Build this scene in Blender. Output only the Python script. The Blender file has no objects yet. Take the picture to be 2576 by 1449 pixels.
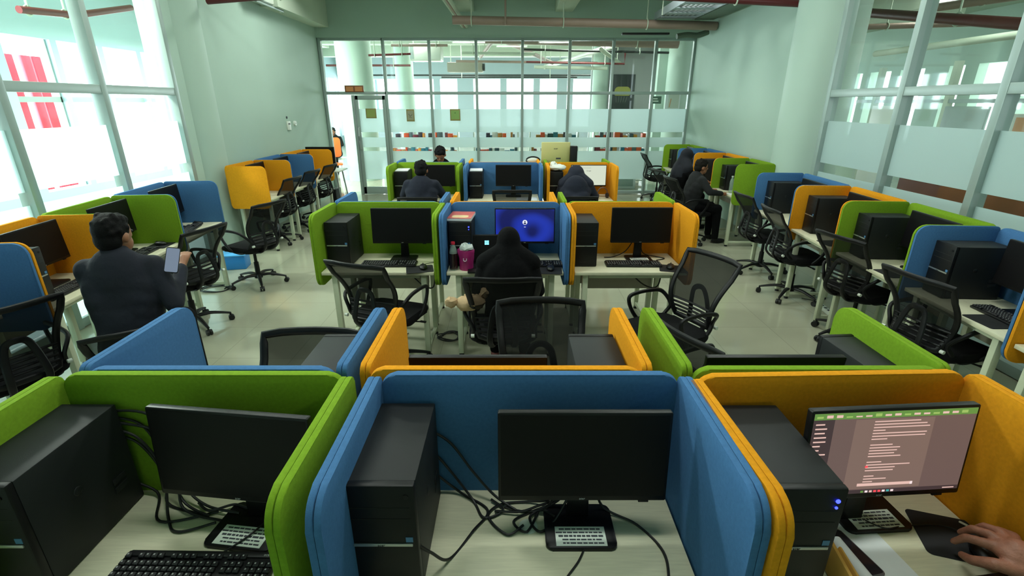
import bpy, bmesh, math, random
from mathutils import Vector, Matrix, Euler
random.seed(7)
S = bpy.context.scene
COL = S.collection
PI = math.pi
def R(d): return math.radians(d)

# ------------------------------------------------------------------ materials
def lin(c):
    c = c/255.0
    return c/12.92 if c <= 0.04045 else ((c+0.055)/1.055)**2.4
def rgb(r, g, b): return (lin(r), lin(g), lin(b), 1.0)
MATS = {}
def mat(name, col, rough=0.6, metal=0.0, noise=0.0, nscale=40, bump=0.0, bscale=300, spec=0.5, emit=None, estr=1.0, stretch=None):
    if name in MATS: return MATS[name]
    m = bpy.data.materials.new(name); m.use_nodes = True
    nt = m.node_tree; b = nt.nodes['Principled BSDF']
    b.inputs['Base Color'].default_value = rgb(*col)
    b.inputs['Roughness'].default_value = rough
    b.inputs['Metallic'].default_value = metal
    b.inputs['Specular IOR Level'].default_value = spec
    if emit:
        b.inputs['Emission Color'].default_value = rgb(*emit); b.inputs['Emission Strength'].default_value = estr
    if noise or bump:
        tc = nt.nodes.new('ShaderNodeTexCoord')
    if noise:
        n = nt.nodes.new('ShaderNodeTexNoise'); n.inputs['Scale'].default_value = nscale; n.inputs['Detail'].default_value = 4
        if stretch:
            mp = nt.nodes.new('ShaderNodeMapping'); mp.inputs['Scale'].default_value = stretch; nt.links.new(tc.outputs['Object'], mp.inputs['Vector']); nt.links.new(mp.outputs['Vector'], n.inputs['Vector'])
        else: nt.links.new(tc.outputs['Object'], n.inputs['Vector'])
        mx = nt.nodes.new('ShaderNodeMix'); mx.data_type = 'RGBA'; mx.blend_type = 'MULTIPLY'; mx.inputs['Factor'].default_value = 1
        ra = nt.nodes.new('ShaderNodeMapRange'); ra.inputs['From Min'].default_value = .25; ra.inputs['From Max'].default_value = .75
        ra.inputs['To Min'].default_value = 1-noise; ra.inputs['To Max'].default_value = 1+noise*.5
        nt.links.new(n.outputs['Fac'], ra.inputs['Value'])
        mx.inputs['A'].default_value = rgb(*col); nt.links.new(ra.outputs['Result'], mx.inputs['B'])
        nt.links.new(mx.outputs['Result'], b.inputs['Base Color'])
    if bump:
        n2 = nt.nodes.new('ShaderNodeTexNoise'); n2.inputs['Scale'].default_value = bscale; n2.inputs['Detail'].default_value = 3
        nt.links.new(tc.outputs['Object'], n2.inputs['Vector'])
        bp = nt.nodes.new('ShaderNodeBump'); bp.inputs['Strength'].default_value = bump; bp.inputs['Distance'].default_value = .004
        nt.links.new(n2.outputs['Fac'], bp.inputs['Height']); nt.links.new(bp.outputs['Normal'], b.inputs['Normal'])
    MATS[name] = m
    return m
def felt(name, col): return mat(name, col, .95, 0, .12, 90, .35, 700, .15)
M_GREEN = felt('felt_green', (122, 158, 38))
M_BLUE = felt('felt_blue', (72, 116, 164))
M_YELLOW = felt('felt_yellow', (226, 150, 28))
FELT = dict(green=M_GREEN, blue=M_BLUE, yellow=M_YELLOW)
M_SEAM = mat('felt_seam', (40, 40, 36), .9)
M_WALL = mat('painted_wall', (174, 197, 185), .75, 0, .03, 1.5, .05, 60, .3)
M_COLUMN = mat('painted_column', (176, 198, 186), .6, 0, .03, 1.2, 0, 0, .35)
M_CEIL = mat('concrete_ceiling', (172, 186, 170), .9, 0, .08, 2.0)
M_BEAM = mat('painted_beam', (196, 208, 190), .85, 0, .05, 2.0)
M_FRAME = mat('aluminium_frame', (158, 174, 170), .4, .2, .03, 8)
M_WOOD = mat('pale_laminate', (214, 210, 182), .45, 0, .10, 14, stretch=(1, 14, 1))
M_LEG = mat('cream_steel', (196, 202, 176), .45, .0, .04, 10)
M_MODESTY = mat('grey_modesty', (150, 146, 132), .6, 0, .05, 15)
M_PC = mat('black_metal_case', (24, 27, 29), .55, .0, .1, 500, .15, 900, .35)
M_PCF = mat('black_plastic', (14, 14, 16), .45, 0, .05, 60, spec=.3)
M_BEZEL = mat('monitor_black', (14, 13, 15), .4, spec=.3)
M_SCREEN = mat('dark_screen', (11, 9, 11), .45, 0, .1, 200, spec=.22)
M_SILVER = mat('silver_trim', (190, 192, 190), .3, .8)
M_KEY = mat('keycap_black', (26, 26, 29), .5)
M_KBASE = mat('keyboard_black', (18, 18, 20), .45)
M_LEGEND = mat('key_legend', (170, 172, 172), .6)
M_CHAIR = mat('chair_plastic', (13, 13, 15), .45, 0, .05, 40, spec=.3)
M_CUSHION = mat('seat_fabric', (13, 13, 15), .9, 0, .15, 300, .3, 900, .2)
M_CASTER = mat('caster_rubber', (14, 14, 15), .5)
M_CABLE = mat('cable_rubber', (14, 15, 17), .5)
M_PAPER = mat('white_paper', (222, 226, 228), .7, 0, .03, 20)
M_STICKER = mat('notice_white', (216, 224, 214), .5)
M_INK = mat('notice_ink', (50, 54, 62), .7)
M_PAD = mat('mousepad_black', (20, 20, 23), .85, 0, .1, 300)
M_LED = mat('blue_led', (40, 60, 255), .3, emit=(40, 50, 255), estr=6)
M_RED = mat('red_pipe_paint', (92, 28, 30), .4)
M_BROWN = mat('brown_pipe_paint', (150, 128, 116), .5, 0, .05, 8)
M_WHITEPL = mat('white_plastic', (220, 226, 216), .4)
M_SKIN = mat('skin', (150, 100, 74), .5, 0, .06, 30)
M_HAIR = mat('black_hair', (12, 11, 12), .75, 0, .2, 120, .9, 160, .15)
M_NAVY = mat('navy_denim', (17, 21, 36), .9, 0, .3, 9, .9, 26)
M_NAVY2 = mat('navy_cotton', (18, 24, 42), .9, 0, .25, 9, .8, 24)
M_BLACKCL = mat('black_cloth', (9, 9, 11), .95, 0, .25, 9, .9, 24, .15)
M_DARKGREY = mat('charcoal_cloth', (24, 26, 28), .95, 0, .25, 9, .8, 24)
M_ORANGE = mat('orange_plastic', (250, 110, 40), .5)
M_PINKRED = mat('red_panel', (232, 60, 80), .5)
M_LOGO = mat('light_blue_logo', (140, 215, 240), .4, emit=(120, 210, 245), estr=1.2)

def floor_mat():
    m = bpy.data.materials.new('polished_tile_floor'); m.use_nodes = True
    nt = m.node_tree; b = nt.nodes['Principled BSDF']
    tc = nt.nodes.new('ShaderNodeTexCoord')
    br = nt.nodes.new('ShaderNodeTexBrick'); br.offset = 0
    br.inputs['Scale'].default_value = 1.0; br.inputs['Brick Width'].default_value = .6; br.inputs['Row Height'].default_value = .6
    br.inputs['Mortar Size'].default_value = .003
    br.inputs['Color1'].default_value = rgb(172, 172, 150); br.inputs['Color2'].default_value = rgb(168, 168, 147); br.inputs['Mortar'].default_value = rgb(150, 150, 132)
    n = nt.nodes.new('ShaderNodeTexNoise'); n.inputs['Scale'].default_value = 1.3; n.inputs['Detail'].default_value = 5
    mx = nt.nodes.new('ShaderNodeMix'); mx.data_type = 'RGBA'; mx.blend_type = 'MULTIPLY'; mx.inputs['Factor'].default_value = 1
    ra = nt.nodes.new('ShaderNodeMapRange'); ra.inputs['From Min'].default_value = .3; ra.inputs['From Max'].default_value = .7; ra.inputs['To Min'].default_value = .93; ra.inputs['To Max'].default_value = 1.03
    nt.links.new(tc.outputs['Object'], br.inputs['Vector']); nt.links.new(tc.outputs['Object'], n.inputs['Vector'])
    nt.links.new(n.outputs['Fac'], ra.inputs['Value']); nt.links.new(br.outputs['Color'], mx.inputs['A']); nt.links.new(ra.outputs['Result'], mx.inputs['B'])
    nt.links.new(mx.outputs['Result'], b.inputs['Base Color'])
    b.inputs['Roughness'].default_value = .12; b.inputs['Specular IOR Level'].default_value = .6
    return m
M_FLOOR = floor_mat()
def glass_mat():
    m = bpy.data.materials.new('clear_glass'); m.use_nodes = True
    nt = m.node_tree; nt.nodes.remove(nt.nodes['Principled BSDF']); out = nt.nodes['Material Output']
    t = nt.nodes.new('ShaderNodeBsdfTransparent'); t.inputs['Color'].default_value = (.93, .98, .96, 1)
    g = nt.nodes.new('ShaderNodeBsdfGlossy'); g.inputs['Roughness'].default_value = .03
    mx = nt.nodes.new('ShaderNodeMixShader'); mx.inputs[0].default_value = .05
    nt.links.new(t.outputs[0], mx.inputs[1]); nt.links.new(g.outputs[0], mx.inputs[2]); nt.links.new(mx.outputs[0], out.inputs[0])
    return m
M_GLASS = glass_mat()
def frost_mat():
    m = bpy.data.materials.new('frosted_film'); m.use_nodes = True
    nt = m.node_tree; nt.nodes.remove(nt.nodes['Principled BSDF']); out = nt.nodes['Material Output']
    t = nt.nodes.new('ShaderNodeBsdfTransparent'); t.inputs['Color'].default_value = (.9, .97, .97, 1)
    d = nt.nodes.new('ShaderNodeBsdfDiffuse'); d.inputs['Color'].default_value = (.56, .68, .66, 1)
    l = nt.nodes.new('ShaderNodeBsdfTranslucent'); l.inputs['Color'].default_value = (.80, .90, .91, 1)
    m1 = nt.nodes.new('ShaderNodeMixShader'); m1.inputs[0].default_value = .62
    m2 = nt.nodes.new('ShaderNodeMixShader'); m2.inputs[0].default_value = .80
    nt.links.new(d.outputs[0], m1.inputs[1]); nt.links.new(l.outputs[0], m1.inputs[2])
    nt.links.new(t.outputs[0], m2.inputs[1]); nt.links.new(m1.outputs[0], m2.inputs[2]); nt.links.new(m2.outputs[0], out.inputs[0])
    return m
M_FROST = frost_mat()
def mesh_fabric():
    m = bpy.data.materials.new('chair_mesh_fabric'); m.use_nodes = True
    nt = m.node_tree; b = nt.nodes['Principled BSDF']; out = nt.nodes['Material Output']
    b.inputs['Base Color'].default_value = rgb(24, 26, 26); b.inputs['Roughness'].default_value = .9; b.inputs['Specular IOR Level'].default_value = .15
    t = nt.nodes.new('ShaderNodeBsdfTransparent')
    mx = nt.nodes.new('ShaderNodeMixShader'); mx.inputs[0].default_value = .86
    nt.links.new(t.outputs[0], mx.inputs[1]); nt.links.new(b.outputs[0], mx.inputs[2]); nt.links.new(mx.outputs[0], out.inputs[0])
    return m
M_MESH = mesh_fabric()
def clear_plastic():
    m = bpy.data.materials.new('clear_bottle'); m.use_nodes = True
    nt = m.node_tree; b = nt.nodes['Principled BSDF']; out = nt.nodes['Material Output']
    b.inputs['Base Color'].default_value = rgb(190, 210, 200); b.inputs['Roughness'].default_value = .1
    t = nt.nodes.new('ShaderNodeBsdfTransparent'); t.inputs['Color'].default_value = (.85, .95, .9, 1)
    mx = nt.nodes.new('ShaderNodeMixShader'); mx.inputs[0].default_value = .35
    nt.links.new(t.outputs[0], mx.inputs[1]); nt.links.new(b.outputs[0], mx.inputs[2]); nt.links.new(mx.outputs[0], out.inputs[0])
    return m
M_BOTTLE = clear_plastic()
def swirl_mat():      # lock-screen wallpaper: blue ribbon swirls, lit screen
    m = bpy.data.materials.new('blue_wallpaper_screen'); m.use_nodes = True
    nt = m.node_tree; b = nt.nodes['Principled BSDF']
    tc = nt.nodes.new('ShaderNodeTexCoord'); w = nt.nodes.new('ShaderNodeTexWave'); w.wave_type = 'RINGS'; w.rings_direction = 'Y'
    mp = nt.nodes.new('ShaderNodeMapping'); mp.inputs['Location'].default_value = (-.06, 0, .06)
    w.inputs['Scale'].default_value = 1.6; w.inputs['Distortion'].default_value = 7; w.inputs['Detail'].default_value = 1
    nt.links.new(tc.outputs['Object'], mp.inputs['Vector']); nt.links.new(mp.outputs['Vector'], w.inputs['Vector'])
    cr = nt.nodes.new('ShaderNodeValToRGB'); cr.color_ramp.elements[0].color = rgb(12, 18, 78); cr.color_ramp.elements[1].color = rgb(24, 44, 150)
    cr.color_ramp.elements[0].position = .2
    nt.links.new(w.outputs['Fac'], cr.inputs['Fac']); nt.links.new(cr.outputs['Color'], b.inputs['Emission Color'])
    b.inputs['Emission Strength'].default_value = 1.0; b.inputs['Base Color'].default_value = (.01, .01, .02, 1); b.inputs['Roughness'].default_value = .3
    return m
M_SWIRL = swirl_mat()
def emis(name, col, s=1.0): return mat(name, (12, 12, 12), .35, emit=col, estr=s)

# ------------------------------------------------------------------ mesh builder
class MB:
    def __init__(s): s.bm = bmesh.new(); s.mats = []; s.cur = 0
    def m(s, material):
        if material not in s.mats: s.mats.append(material)
        s.cur = s.mats.index(material); return s
    def _fin(s, faces, mtx=None):
        for f in faces: f.material_index = s.cur
        if mtx is not None:
            vs = {v for f in faces for v in f.verts}
            bmesh.ops.transform(s.bm, matrix=mtx, verts=list(vs))
    def box(s, c, d, bev=0.0, rot=None, seg=2):
        r = bmesh.ops.create_cube(s.bm, size=1.0); vs = r['verts']
        bmesh.ops.scale(s.bm, vec=d, verts=vs)
        fs = list({f for v in vs for f in v.link_faces})
        if bev > 0:
            es = list({e for v in vs for e in v.link_edges})
            rr = bmesh.ops.bevel(s.bm, geom=es, offset=bev, segments=seg, affect='EDGES', profile=.5)
            fs = list({f for v in rr['verts'] for f in v.link_faces} | {f for f in fs if f.is_valid})
        M = Matrix.Translation(c)
        if rot is not None: M = M @ (Euler(rot).to_matrix().to_4x4() if not isinstance(rot, Matrix) else rot)
        s._fin(fs, M); return s
    def cyl(s, p0, p1, r0, r1=None, seg=16, caps=True):
        r1 = r0 if r1 is None else r1
        p0, p1 = Vector(p0), Vector(p1); d = p1-p0
        q = d.to_track_quat('Z', 'Y').to_matrix().to_4x4()
        r = bmesh.ops.create_cone(s.bm, cap_ends=caps, segments=seg, radius1=r0, radius2=r1, depth=d.length)
        fs = list({f for v in r['verts'] for f in v.link_faces})
        s._fin(fs, Matrix.Translation((p0+p1)/2) @ q); return s
    def ell(s, c, rad, rot=None, seg=16):
        r = bmesh.ops.create_uvsphere(s.bm, u_segments=seg, v_segments=max(6, seg//2+2), radius=1.0)
        fs = list({f for v in r['verts'] for f in v.link_faces})
        M = Matrix.Translation(c)
        if rot is not None: M = M @ Euler(rot).to_matrix().to_4x4()
        s._fin(fs, M @ Matrix.Diagonal((*rad, 1))); return s
    def tube(s, pts, r, seg=8, closed=False, flat=None, up=(0, 0, 1)):
        """sweep; r radius or list; flat=(a,b) makes an oval a across, b along up"""
        P = [Vector(p) for p in pts]; n = len(P); rings = []; up = Vector(up)
        for i in range(n):
            a = P[(i-1) % n] if (closed or i > 0) else P[i]; b = P[(i+1) % n] if (closed or i < n-1) else P[i]
            t = (b-a).normalized()
            sd = t.cross(up)
            if sd.length < 1e-4: sd = t.cross(Vector((1, 0, 0)))
            sd.normalize(); u = sd.cross(t).normalized()
            rr = r[i] if isinstance(r, (list, tuple)) else r
            fa, fb = (flat if flat else (1, 1))
            rings.append([s.bm.verts.new(P[i] + sd*math.cos(2*PI*k/seg)*rr*fa + u*math.sin(2*PI*k/seg)*rr*fb) for k in range(seg)])
        fs = []
        for i in range(n if closed else n-1):
            A, B = rings[i], rings[(i+1) % n]
            for k in range(seg): fs.append(s.bm.faces.new((A[k], A[(k+1) % seg], B[(k+1) % seg], B[k])))
        if not closed:
            fs.append(s.bm.faces.new(list(reversed(rings[0])))); fs.append(s.bm.faces.new(rings[-1]))
        s._fin(fs); return s
    def prism(s, poly, z0, z1, M=None, bev=0.0):
        """polygon in local XY extruded z0..z1, then matrix M"""
        lo = [s.bm.verts.new((x, y, z0)) for x, y in poly]; hi = [s.bm.verts.new((x, y, z1)) for x, y in poly]
        n = len(poly); fs = [s.bm.faces.new(list(reversed(lo))), s.bm.faces.new(hi)]
        for i in range(n): fs.append(s.bm.faces.new((lo[i], lo[(i+1) % n], hi[(i+1) % n], hi[i])))
        if bev > 0:
            es = [e for f in fs[:2] for e in f.edges]
            rr = bmesh.ops.bevel(s.bm, geom=es, offset=bev, segments=2, affect='EDGES', profile=.5)
            fs = list({f for f in fs if f.is_valid} | set(rr['faces']))
        s._fin(fs, M); return s
    def quad(s, a, b, c, d):
        f = s.bm.faces.new([s.bm.verts.new(v) for v in (a, b, c, d)]); s._fin([f]); return s
    def lathe(s, prof, c=(0, 0, 0), seg=20):
        rings = []
        for rr, z in prof: rings.append([s.bm.verts.new((c[0]+rr*math.cos(2*PI*k/seg), c[1]+rr*math.sin(2*PI*k/seg), c[2]+z)) for k in range(seg)])
        fs = []
        for A, B in zip(rings, rings[1:]):
            for k in range(seg): fs.append(s.bm.faces.new((A[k], A[(k+1) % seg], B[(k+1) % seg], B[k])))
        fs.append(s.bm.faces.new(list(reversed(rings[0])))); fs.append(s.bm.faces.new(rings[-1]))
        s._fin(fs); return s
    def addmesh(s, me, M):
        old = set(s.bm.faces); s.bm.from_mesh(me)
        s._fin([f for f in s.bm.faces if f not in old], M); return s
    def mesh(s, name, ang=38):
        bm = s.bm; bmesh.ops.recalc_face_normals(bm, faces=bm.faces)
        for f in bm.faces: f.smooth = True
        lim = math.radians(ang)
        for e in bm.edges:
            if len(e.link_faces) == 2 and e.calc_face_angle(0) > lim: e.smooth = False
        me = bpy.data.meshes.new(name); bm.to_mesh(me); bm.free()
        for m_ in s.mats: me.materials.append(m_)
        return me
def rrect(w, h, r, seg=6, corners=(1, 1, 1, 1), cx=0, cy=0):
    """rounded rectangle, corners: (br, tr, tl, bl)"""
    pts = []
    for (sx, sy, a0, k) in ((1, -1, -90, 0), (1, 1, 0, 1), (-1, 1, 90, 2), (-1, -1, 180, 3)):
        if corners[k]:
            rr = r*corners[k]
            for i in range(seg+1):
                a = R(a0+90*i/seg); pts.append((cx+sx*(w/2-rr)+rr*math.cos(a), cy+sy*(h/2-rr)+rr*math.sin(a)))
        else: pts.append((cx+sx*w/2, cy+sy*h/2))
    return pts
def smooth_path(pts, n=8, closed=False):
    P = [Vector(p) for p in pts]; out = []; N = len(P)
    for i in range(N if closed else N-1):
        p0 = P[(i-1) % N] if (closed or i > 0) else P[i]; p1 = P[i]; p2 = P[(i+1) % N]
        p3 = P[(i+2) % N] if (closed or i < N-2) else p2
        for k in range(n):
            t = k/n
            out.append(.5*((2*p1)+(-p0+p2)*t+(2*p0-5*p1+4*p2-p3)*t*t+(-p0+3*p1-3*p2+p3)*t**3))
    if not closed: out.append(P[-1])
    return out
XZ = Matrix(((1, 0, 0, 0), (0, 0, -1, 0), (0, 1, 0, 0), (0, 0, 0, 1)))      # poly xy -> x z, extrude z -> -y
YZ = Matrix(((0, 0, 1, 0), (1, 0, 0, 0), (0, 1, 0, 0), (0, 0, 0, 1)))       # poly xy -> y z, extrude z -> x

def link(o):
    COL.objects.link(o); return o
def tag(o, label, cat, group=None):
    o['label'] = label; o['category'] = cat
    if group: o['group'] = group
    return o
def thing(name, label, cat, loc=(0, 0, 0), rot=0, group=None):
    o = bpy.data.objects.new(name, None); o.empty_display_size = .05
    o.location = loc; o.rotation_euler = (0, 0, rot) if not isinstance(rot, tuple) else rot
    link(o); return tag(o, label, cat, group)
def part(name, me, parent=None, loc=(0, 0, 0), rot=(0, 0, 0), label=None):
    if isinstance(me, MB): me = me.mesh(name)
    o = bpy.data.objects.new(name, me); o.location = loc; o.rotation_euler = rot
    if parent: o.parent = parent
    if label: o['label'] = label
    return link(o)
def single(name, me, label, cat, loc=(0, 0, 0), rot=(0, 0, 0), group=None):
    return tag(part(name, me, None, loc, rot), label, cat, group)
def struct(name, me, parent=None, loc=(0, 0, 0), rot=(0, 0, 0)):
    o = part(name, me, parent, loc, rot)
    if parent is None: o['kind'] = 'structure'
    return o
FONT_CACHE = {}
def text_mesh(txt, size, depth=.0004):
    k = (txt, size, depth)
    if k in FONT_CACHE: return FONT_CACHE[k]
    cu = bpy.data.curves.new('lettering', 'FONT'); cu.body = txt; cu.size = size; cu.extrude = depth; cu.align_x = 'CENTER'; cu.align_y = 'CENTER'
    o = bpy.data.objects.new('lettering_tmp', cu); COL.objects.link(o)
    bpy.context.view_layer.update()
    me = bpy.data.meshes.new_from_object(o.evaluated_get(bpy.context.evaluated_depsgraph_get()))
    bpy.data.objects.remove(o); FONT_CACHE[k] = me
    return me

# ------------------------------------------------------------------ camera
cam = bpy.data.cameras.new('camera'); co = link(bpy.data.objects.new('camera', cam))
co.location = (0, 0, 1.966); co.rotation_euler = (R(90-20.55), 0, 0)
cam.sensor_width = 36.0; cam.lens = 36.0*1243/2576; cam.clip_start = .02; cam.clip_end = 200
S.camera = co

# ------------------------------------------------------------------ the room
XL, XR, YF, ZC = -4.04, 3.86, 11.4, 4.15
MB_ = MB
fl = MB(); fl.m(M_FLOOR).box((0, 12, -.05), (34, 44, .1)); struct('floor', fl)
ce = MB(); ce.m(M_CEIL).box((0, 12, ZC+.1), (34, 44, .2)); struct('ceiling', ce)
# wall left: short solid wall from the column to the far glass, plus header above the window line
w = MB(); w.m(M_WALL).box((XL-.1, 9.3, ZC/2), (.2, 4.4, ZC)); struct('wall_left', w)
w = MB(); w.m(M_WALL).box((XR+.06, 9.3, ZC/2), (.2, 4.4, ZC)); struct('wall_right', w)
w = MB(); w.m(M_WALL).box(((XL+XR)/2, YF, (3.22+ZC)/2), (XR-XL+.3, .16, ZC-3.22)); struct('wall_far', w)
w = MB(); w.m(M_WALL).box((0, -2.2, ZC/2), (11, .2, ZC)); struct('wall_rear', w)
def column(name, x, y, r, z1=ZC, m=M_COLUMN):
    b = MB(); b.m(m).cyl((0, 0, 0), (0, 0, z1), r, r, 48); return struct(name, b, None, (x, y, 0))
column('column_left', -4.235, 6.88, .335)
column('column_right', 3.99, 6.95, .4)
b = MB(); b.m(M_WALL).box((XL-.05, 6.45, ZC/2), (.14, .25, ZC)); struct('trim_1', b)
b = MB(); b.m(M_BEAM).box((XL+.14, 10.2, 3.78), (.3, 2.4, .74)); struct('beam_left', b)
b = MB(); b.m(M_BEAM).box((0, 6.1, 4.0), (8, .5, .3)); b.box((0, 9.2, 4.02), (8, .4, .26)); struct('beam_cross', b)
for i, x in enumerate((-.95, 1.05)):
    b = MB(); b.m(M_BEAM).box((x, 10.0, 3.92), (.36, 2.7, .46), .01); struct('beam_%s' % ('long', 'short')[i], b)

# glazing helpers -------------------------------------------------
def glazing(name, axis, fixed, stops, rails, z0, z1, bands, prof=.055, depth=.09):
    """window of the room: frame (mesh itself) with children: glass panes and frosted film bands"""
    f = MB(); f.m(M_FRAME)
    def bx(a0, a1, za, zb, d):
        c, s_ = (a0+a1)/2, a1-a0
        if axis == 'x': f.box((c, fixed, (za+zb)/2), (s_, d, zb-za), .004)
        else: f.box((fixed, c, (za+zb)/2), (d, s_, zb-za), .004)
    for a in stops: bx(a-prof/2, a+prof/2, z0, z1, depth)
    for z in rails: bx(stops[0], stops[-1], z-prof*.55, z+prof*.55, depth*.92)
    root = struct(name, f)
    for a0, a1 in zip(stops, stops[1:]):
        g = MB(); g.m(M_GLASS)
        c, s_ = (a0+a1)/2, a1-a0-prof*.5
        if axis == 'x': g.box((c, fixed, (z0+z1)/2), (s_, .006, z1-z0-.04))
        else: g.box((fixed, c, (z0+z1)/2), (.006, s_, z1-z0-.04))
        part('glass_pane', g, root)
        h = MB(); h.m(M_FROST)
        for za, zb in bands:
            if axis == 'x': h.box((c, fixed-.006, (za+zb)/2), (s_, .002, zb-za))
            else: h.box((fixed-.006*(1 if fixed > 0 else -1), c, (za+zb)/2), (.002, s_, zb-za))
        part('frosted_film', h, root)
    return root
far_stops = [-4.0, -2.69, -1.73, -.75, .22, 1.21, 2.12, 3.0, 3.8]
FB = [(1.36, 1.84), (1.04, 1.25), (.34, .96)]
# far glazing: the panes right of the door are frosted, the bay with the door is its own
glazing('window_1', 'x', YF, far_stops[1:], [.05, 2.16, 3.2], 0, 3.22, FB)
f = MB(); f.m(M_FRAME)
f.box((-4.0, YF, 1.61), (.06, .1, 3.22), .004); f.box((-3.42, YF, 1.06), (.055, .1, 2.12), .004)
f.box((-3.35, YF, 2.16), (1.32, .09, .06), .004); f.box((-3.35, YF, 3.2), (1.32, .09, .06), .004)
w9 = struct('window_2', f)
g = MB(); g.m(M_GLASS).box((-3.35, YF, 2.68), (1.26, .006, .98)); part('glass_pane', g, w9)
g = MB(); g.m(M_GLASS).box((-3.71, YF, 1.07), (.52, .006, 2.1)); part('glass_pane', g, w9)
# door
d = MB(); d.m(M_FRAME)
x0, x1 = -3.38, -2.73
d.box((x0+.03, YF, 1.06), (.07, .06, 2.1), .004); d.box((x1-.03, YF, 1.06), (.07, .06, 2.1), .004)
d.box(((x0+x1)/2, YF, 2.07), (x1-x0, .06, .09), .004); d.box(((x0+x1)/2, YF, .09), (x1-x0, .06, .16), .004)
door = struct('door_1', d)
g = MB(); g.m(M_GLASS).box(((x0+x1)/2, YF, 1.1), (x1-x0-.1, .006, 1.9)); part('glass_pane', g, door)
h = MB(); h.m(M_FROST)
for za, zb in FB: h.box(((x0+x1)/2, YF-.006, (za+zb)/2), (x1-x0-.13, .002, zb-za))
part('frosted_film', h, door)
h = MB(); h.m(M_SILVER).tube(smooth_path([(x0+.035, YF-.03, 1.0), (x0+.035, YF-.08, 1.04), (x0+.035, YF-.08, 1.42), (x0+.035, YF-.03, 1.46)], 5), .013, 10); part('door_handle', h, door)
SB = [(1.27, 1.76), (.1, 1.16)]
glazing('window_3', 'y', XL, [-1.2, -.05, 1.0, 2.05, 3.1, 4.15, 5.2, 6.32], [.05, 2.09, ZC-.1], 0, ZC-.05, SB, .075, .12)
glazing('window_4', 'y', XR, [-1.2, -.1, .95, 2.0, 3.05, 4.12, 5.2, 6.38], [.05, 2.07, ZC-.1], 0, ZC-.05, SB, .075, .12)

# ------------------------------------------------------------------ workstations
DZ, TZ, BZ = .74, 1.184, .62
PAN = {}
def back_panel(w, color):
    k = ('b', round(w, 3), color)
    if k not in PAN:
        h = TZ-.66; b = MB(); b.m(FELT[color]).prism(rrect(w, h, .05, 6, (0, 1, 1, 0), 0, .66+h/2), -.026, 0, XZ, .006)
        PAN[k] = b.mesh('back_screen')
    return PAN[k]
def side_panel(dep, color, layers, sgn, r=.07):
    k = ('s', round(dep, 3), color, layers, sgn)
    if k not in PAN:
        h = TZ-BZ; b = MB(); t = .017
        for i in range(layers):
            x = sgn*i*(t+.0015)
            a, c = (x, x+t*sgn) if sgn > 0 else (x-t, x)
            b.m(FELT[color]).prism(rrect(dep, h, r, 7, (.5, .35, 1, 1), -dep/2+.01, BZ+h/2), a, c, YZ, .004)
        if layers == 2:
            b.m(M_SEAM).prism(rrect(dep-.012, h-.012, r-.004, 7, (.5, .35, 1, 1), -dep/2+.01, BZ+h/2), sgn*t-.002, sgn*t+.003, YZ)
        PAN[k] = b.mesh('side_screen')
    return PAN[k]
def desk_parts(w, dep):
    k = ('d', round(w, 3), dep)
    if k not in PAN:
        t = MB(); t.m(M_WOOD).box((0, -dep/2, DZ-.0125), (w-.006, dep, .025), .003)
        hx = w/2-.09; legs = []
        for sx in (-1, 1):
            for y in (-dep+.045, -.06):
                l = MB(); l.m(M_LEG).box((sx*hx, y, (DZ-.027)/2+.012), (.042, .042, DZ-.052), .004)
                l.m(M_CASTER).cyl((sx*hx, y, 0), (sx*hx, y, .016), .021, .019, 12); legs.append(l.mesh('leg'))
        rails = []
        for sx in (-1, 1):
            l = MB(); l.m(M_LEG).box((sx*hx, -dep/2-.008, .06), (.03, dep-.14, .03), .003); rails.append(l.mesh('foot_rail'))
        ap = MB(); ap.m(M_LEG)
        ap.box((0, -dep+.05, DZ-.042), (w-.24, .03, .034), .003); ap.box((0, -.06, DZ-.042), (w-.24, .03, .034), .003)
        for sx in (-1, 1): ap.box((sx*hx, -dep/2, DZ-.042), (.03, dep-.16, .034), .003)
        mp = MB(); mp.m(M_MODESTY).box((0, -.035, .56), (w-.26, .014, .26), .002)
        PAN[k] = (t.mesh('desktop'), legs, rails, ap.mesh('frame'), mp.mesh('modesty_panel'))
    return PAN[k]
def workstation(color, w, loc, rot, label, group, left=2, right=2, dep=.52, lcol=None, rcol=None, sdep=.54):
    t = thing('cubicle_desk', label, 'desk', loc, rot, group)
    top, legs, rails, fr, mp = desk_parts(w, dep)
    part('desktop', top, t)
    for l in legs: part('leg', l, t)
    for l in rails: part('foot_rail', l, t)
    part('frame', fr, t); part('modesty_panel', mp, t)
    part('back_screen', back_panel(w+.012, color), t)
    if left: part('side_screen', side_panel(sdep, lcol or color, left, -1), t, (-w/2-.002, 0, 0))
    if right: part('side_screen', side_panel(sdep, rcol or color, right, 1), t, (w/2+.002, 0, 0))
    return t

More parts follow.
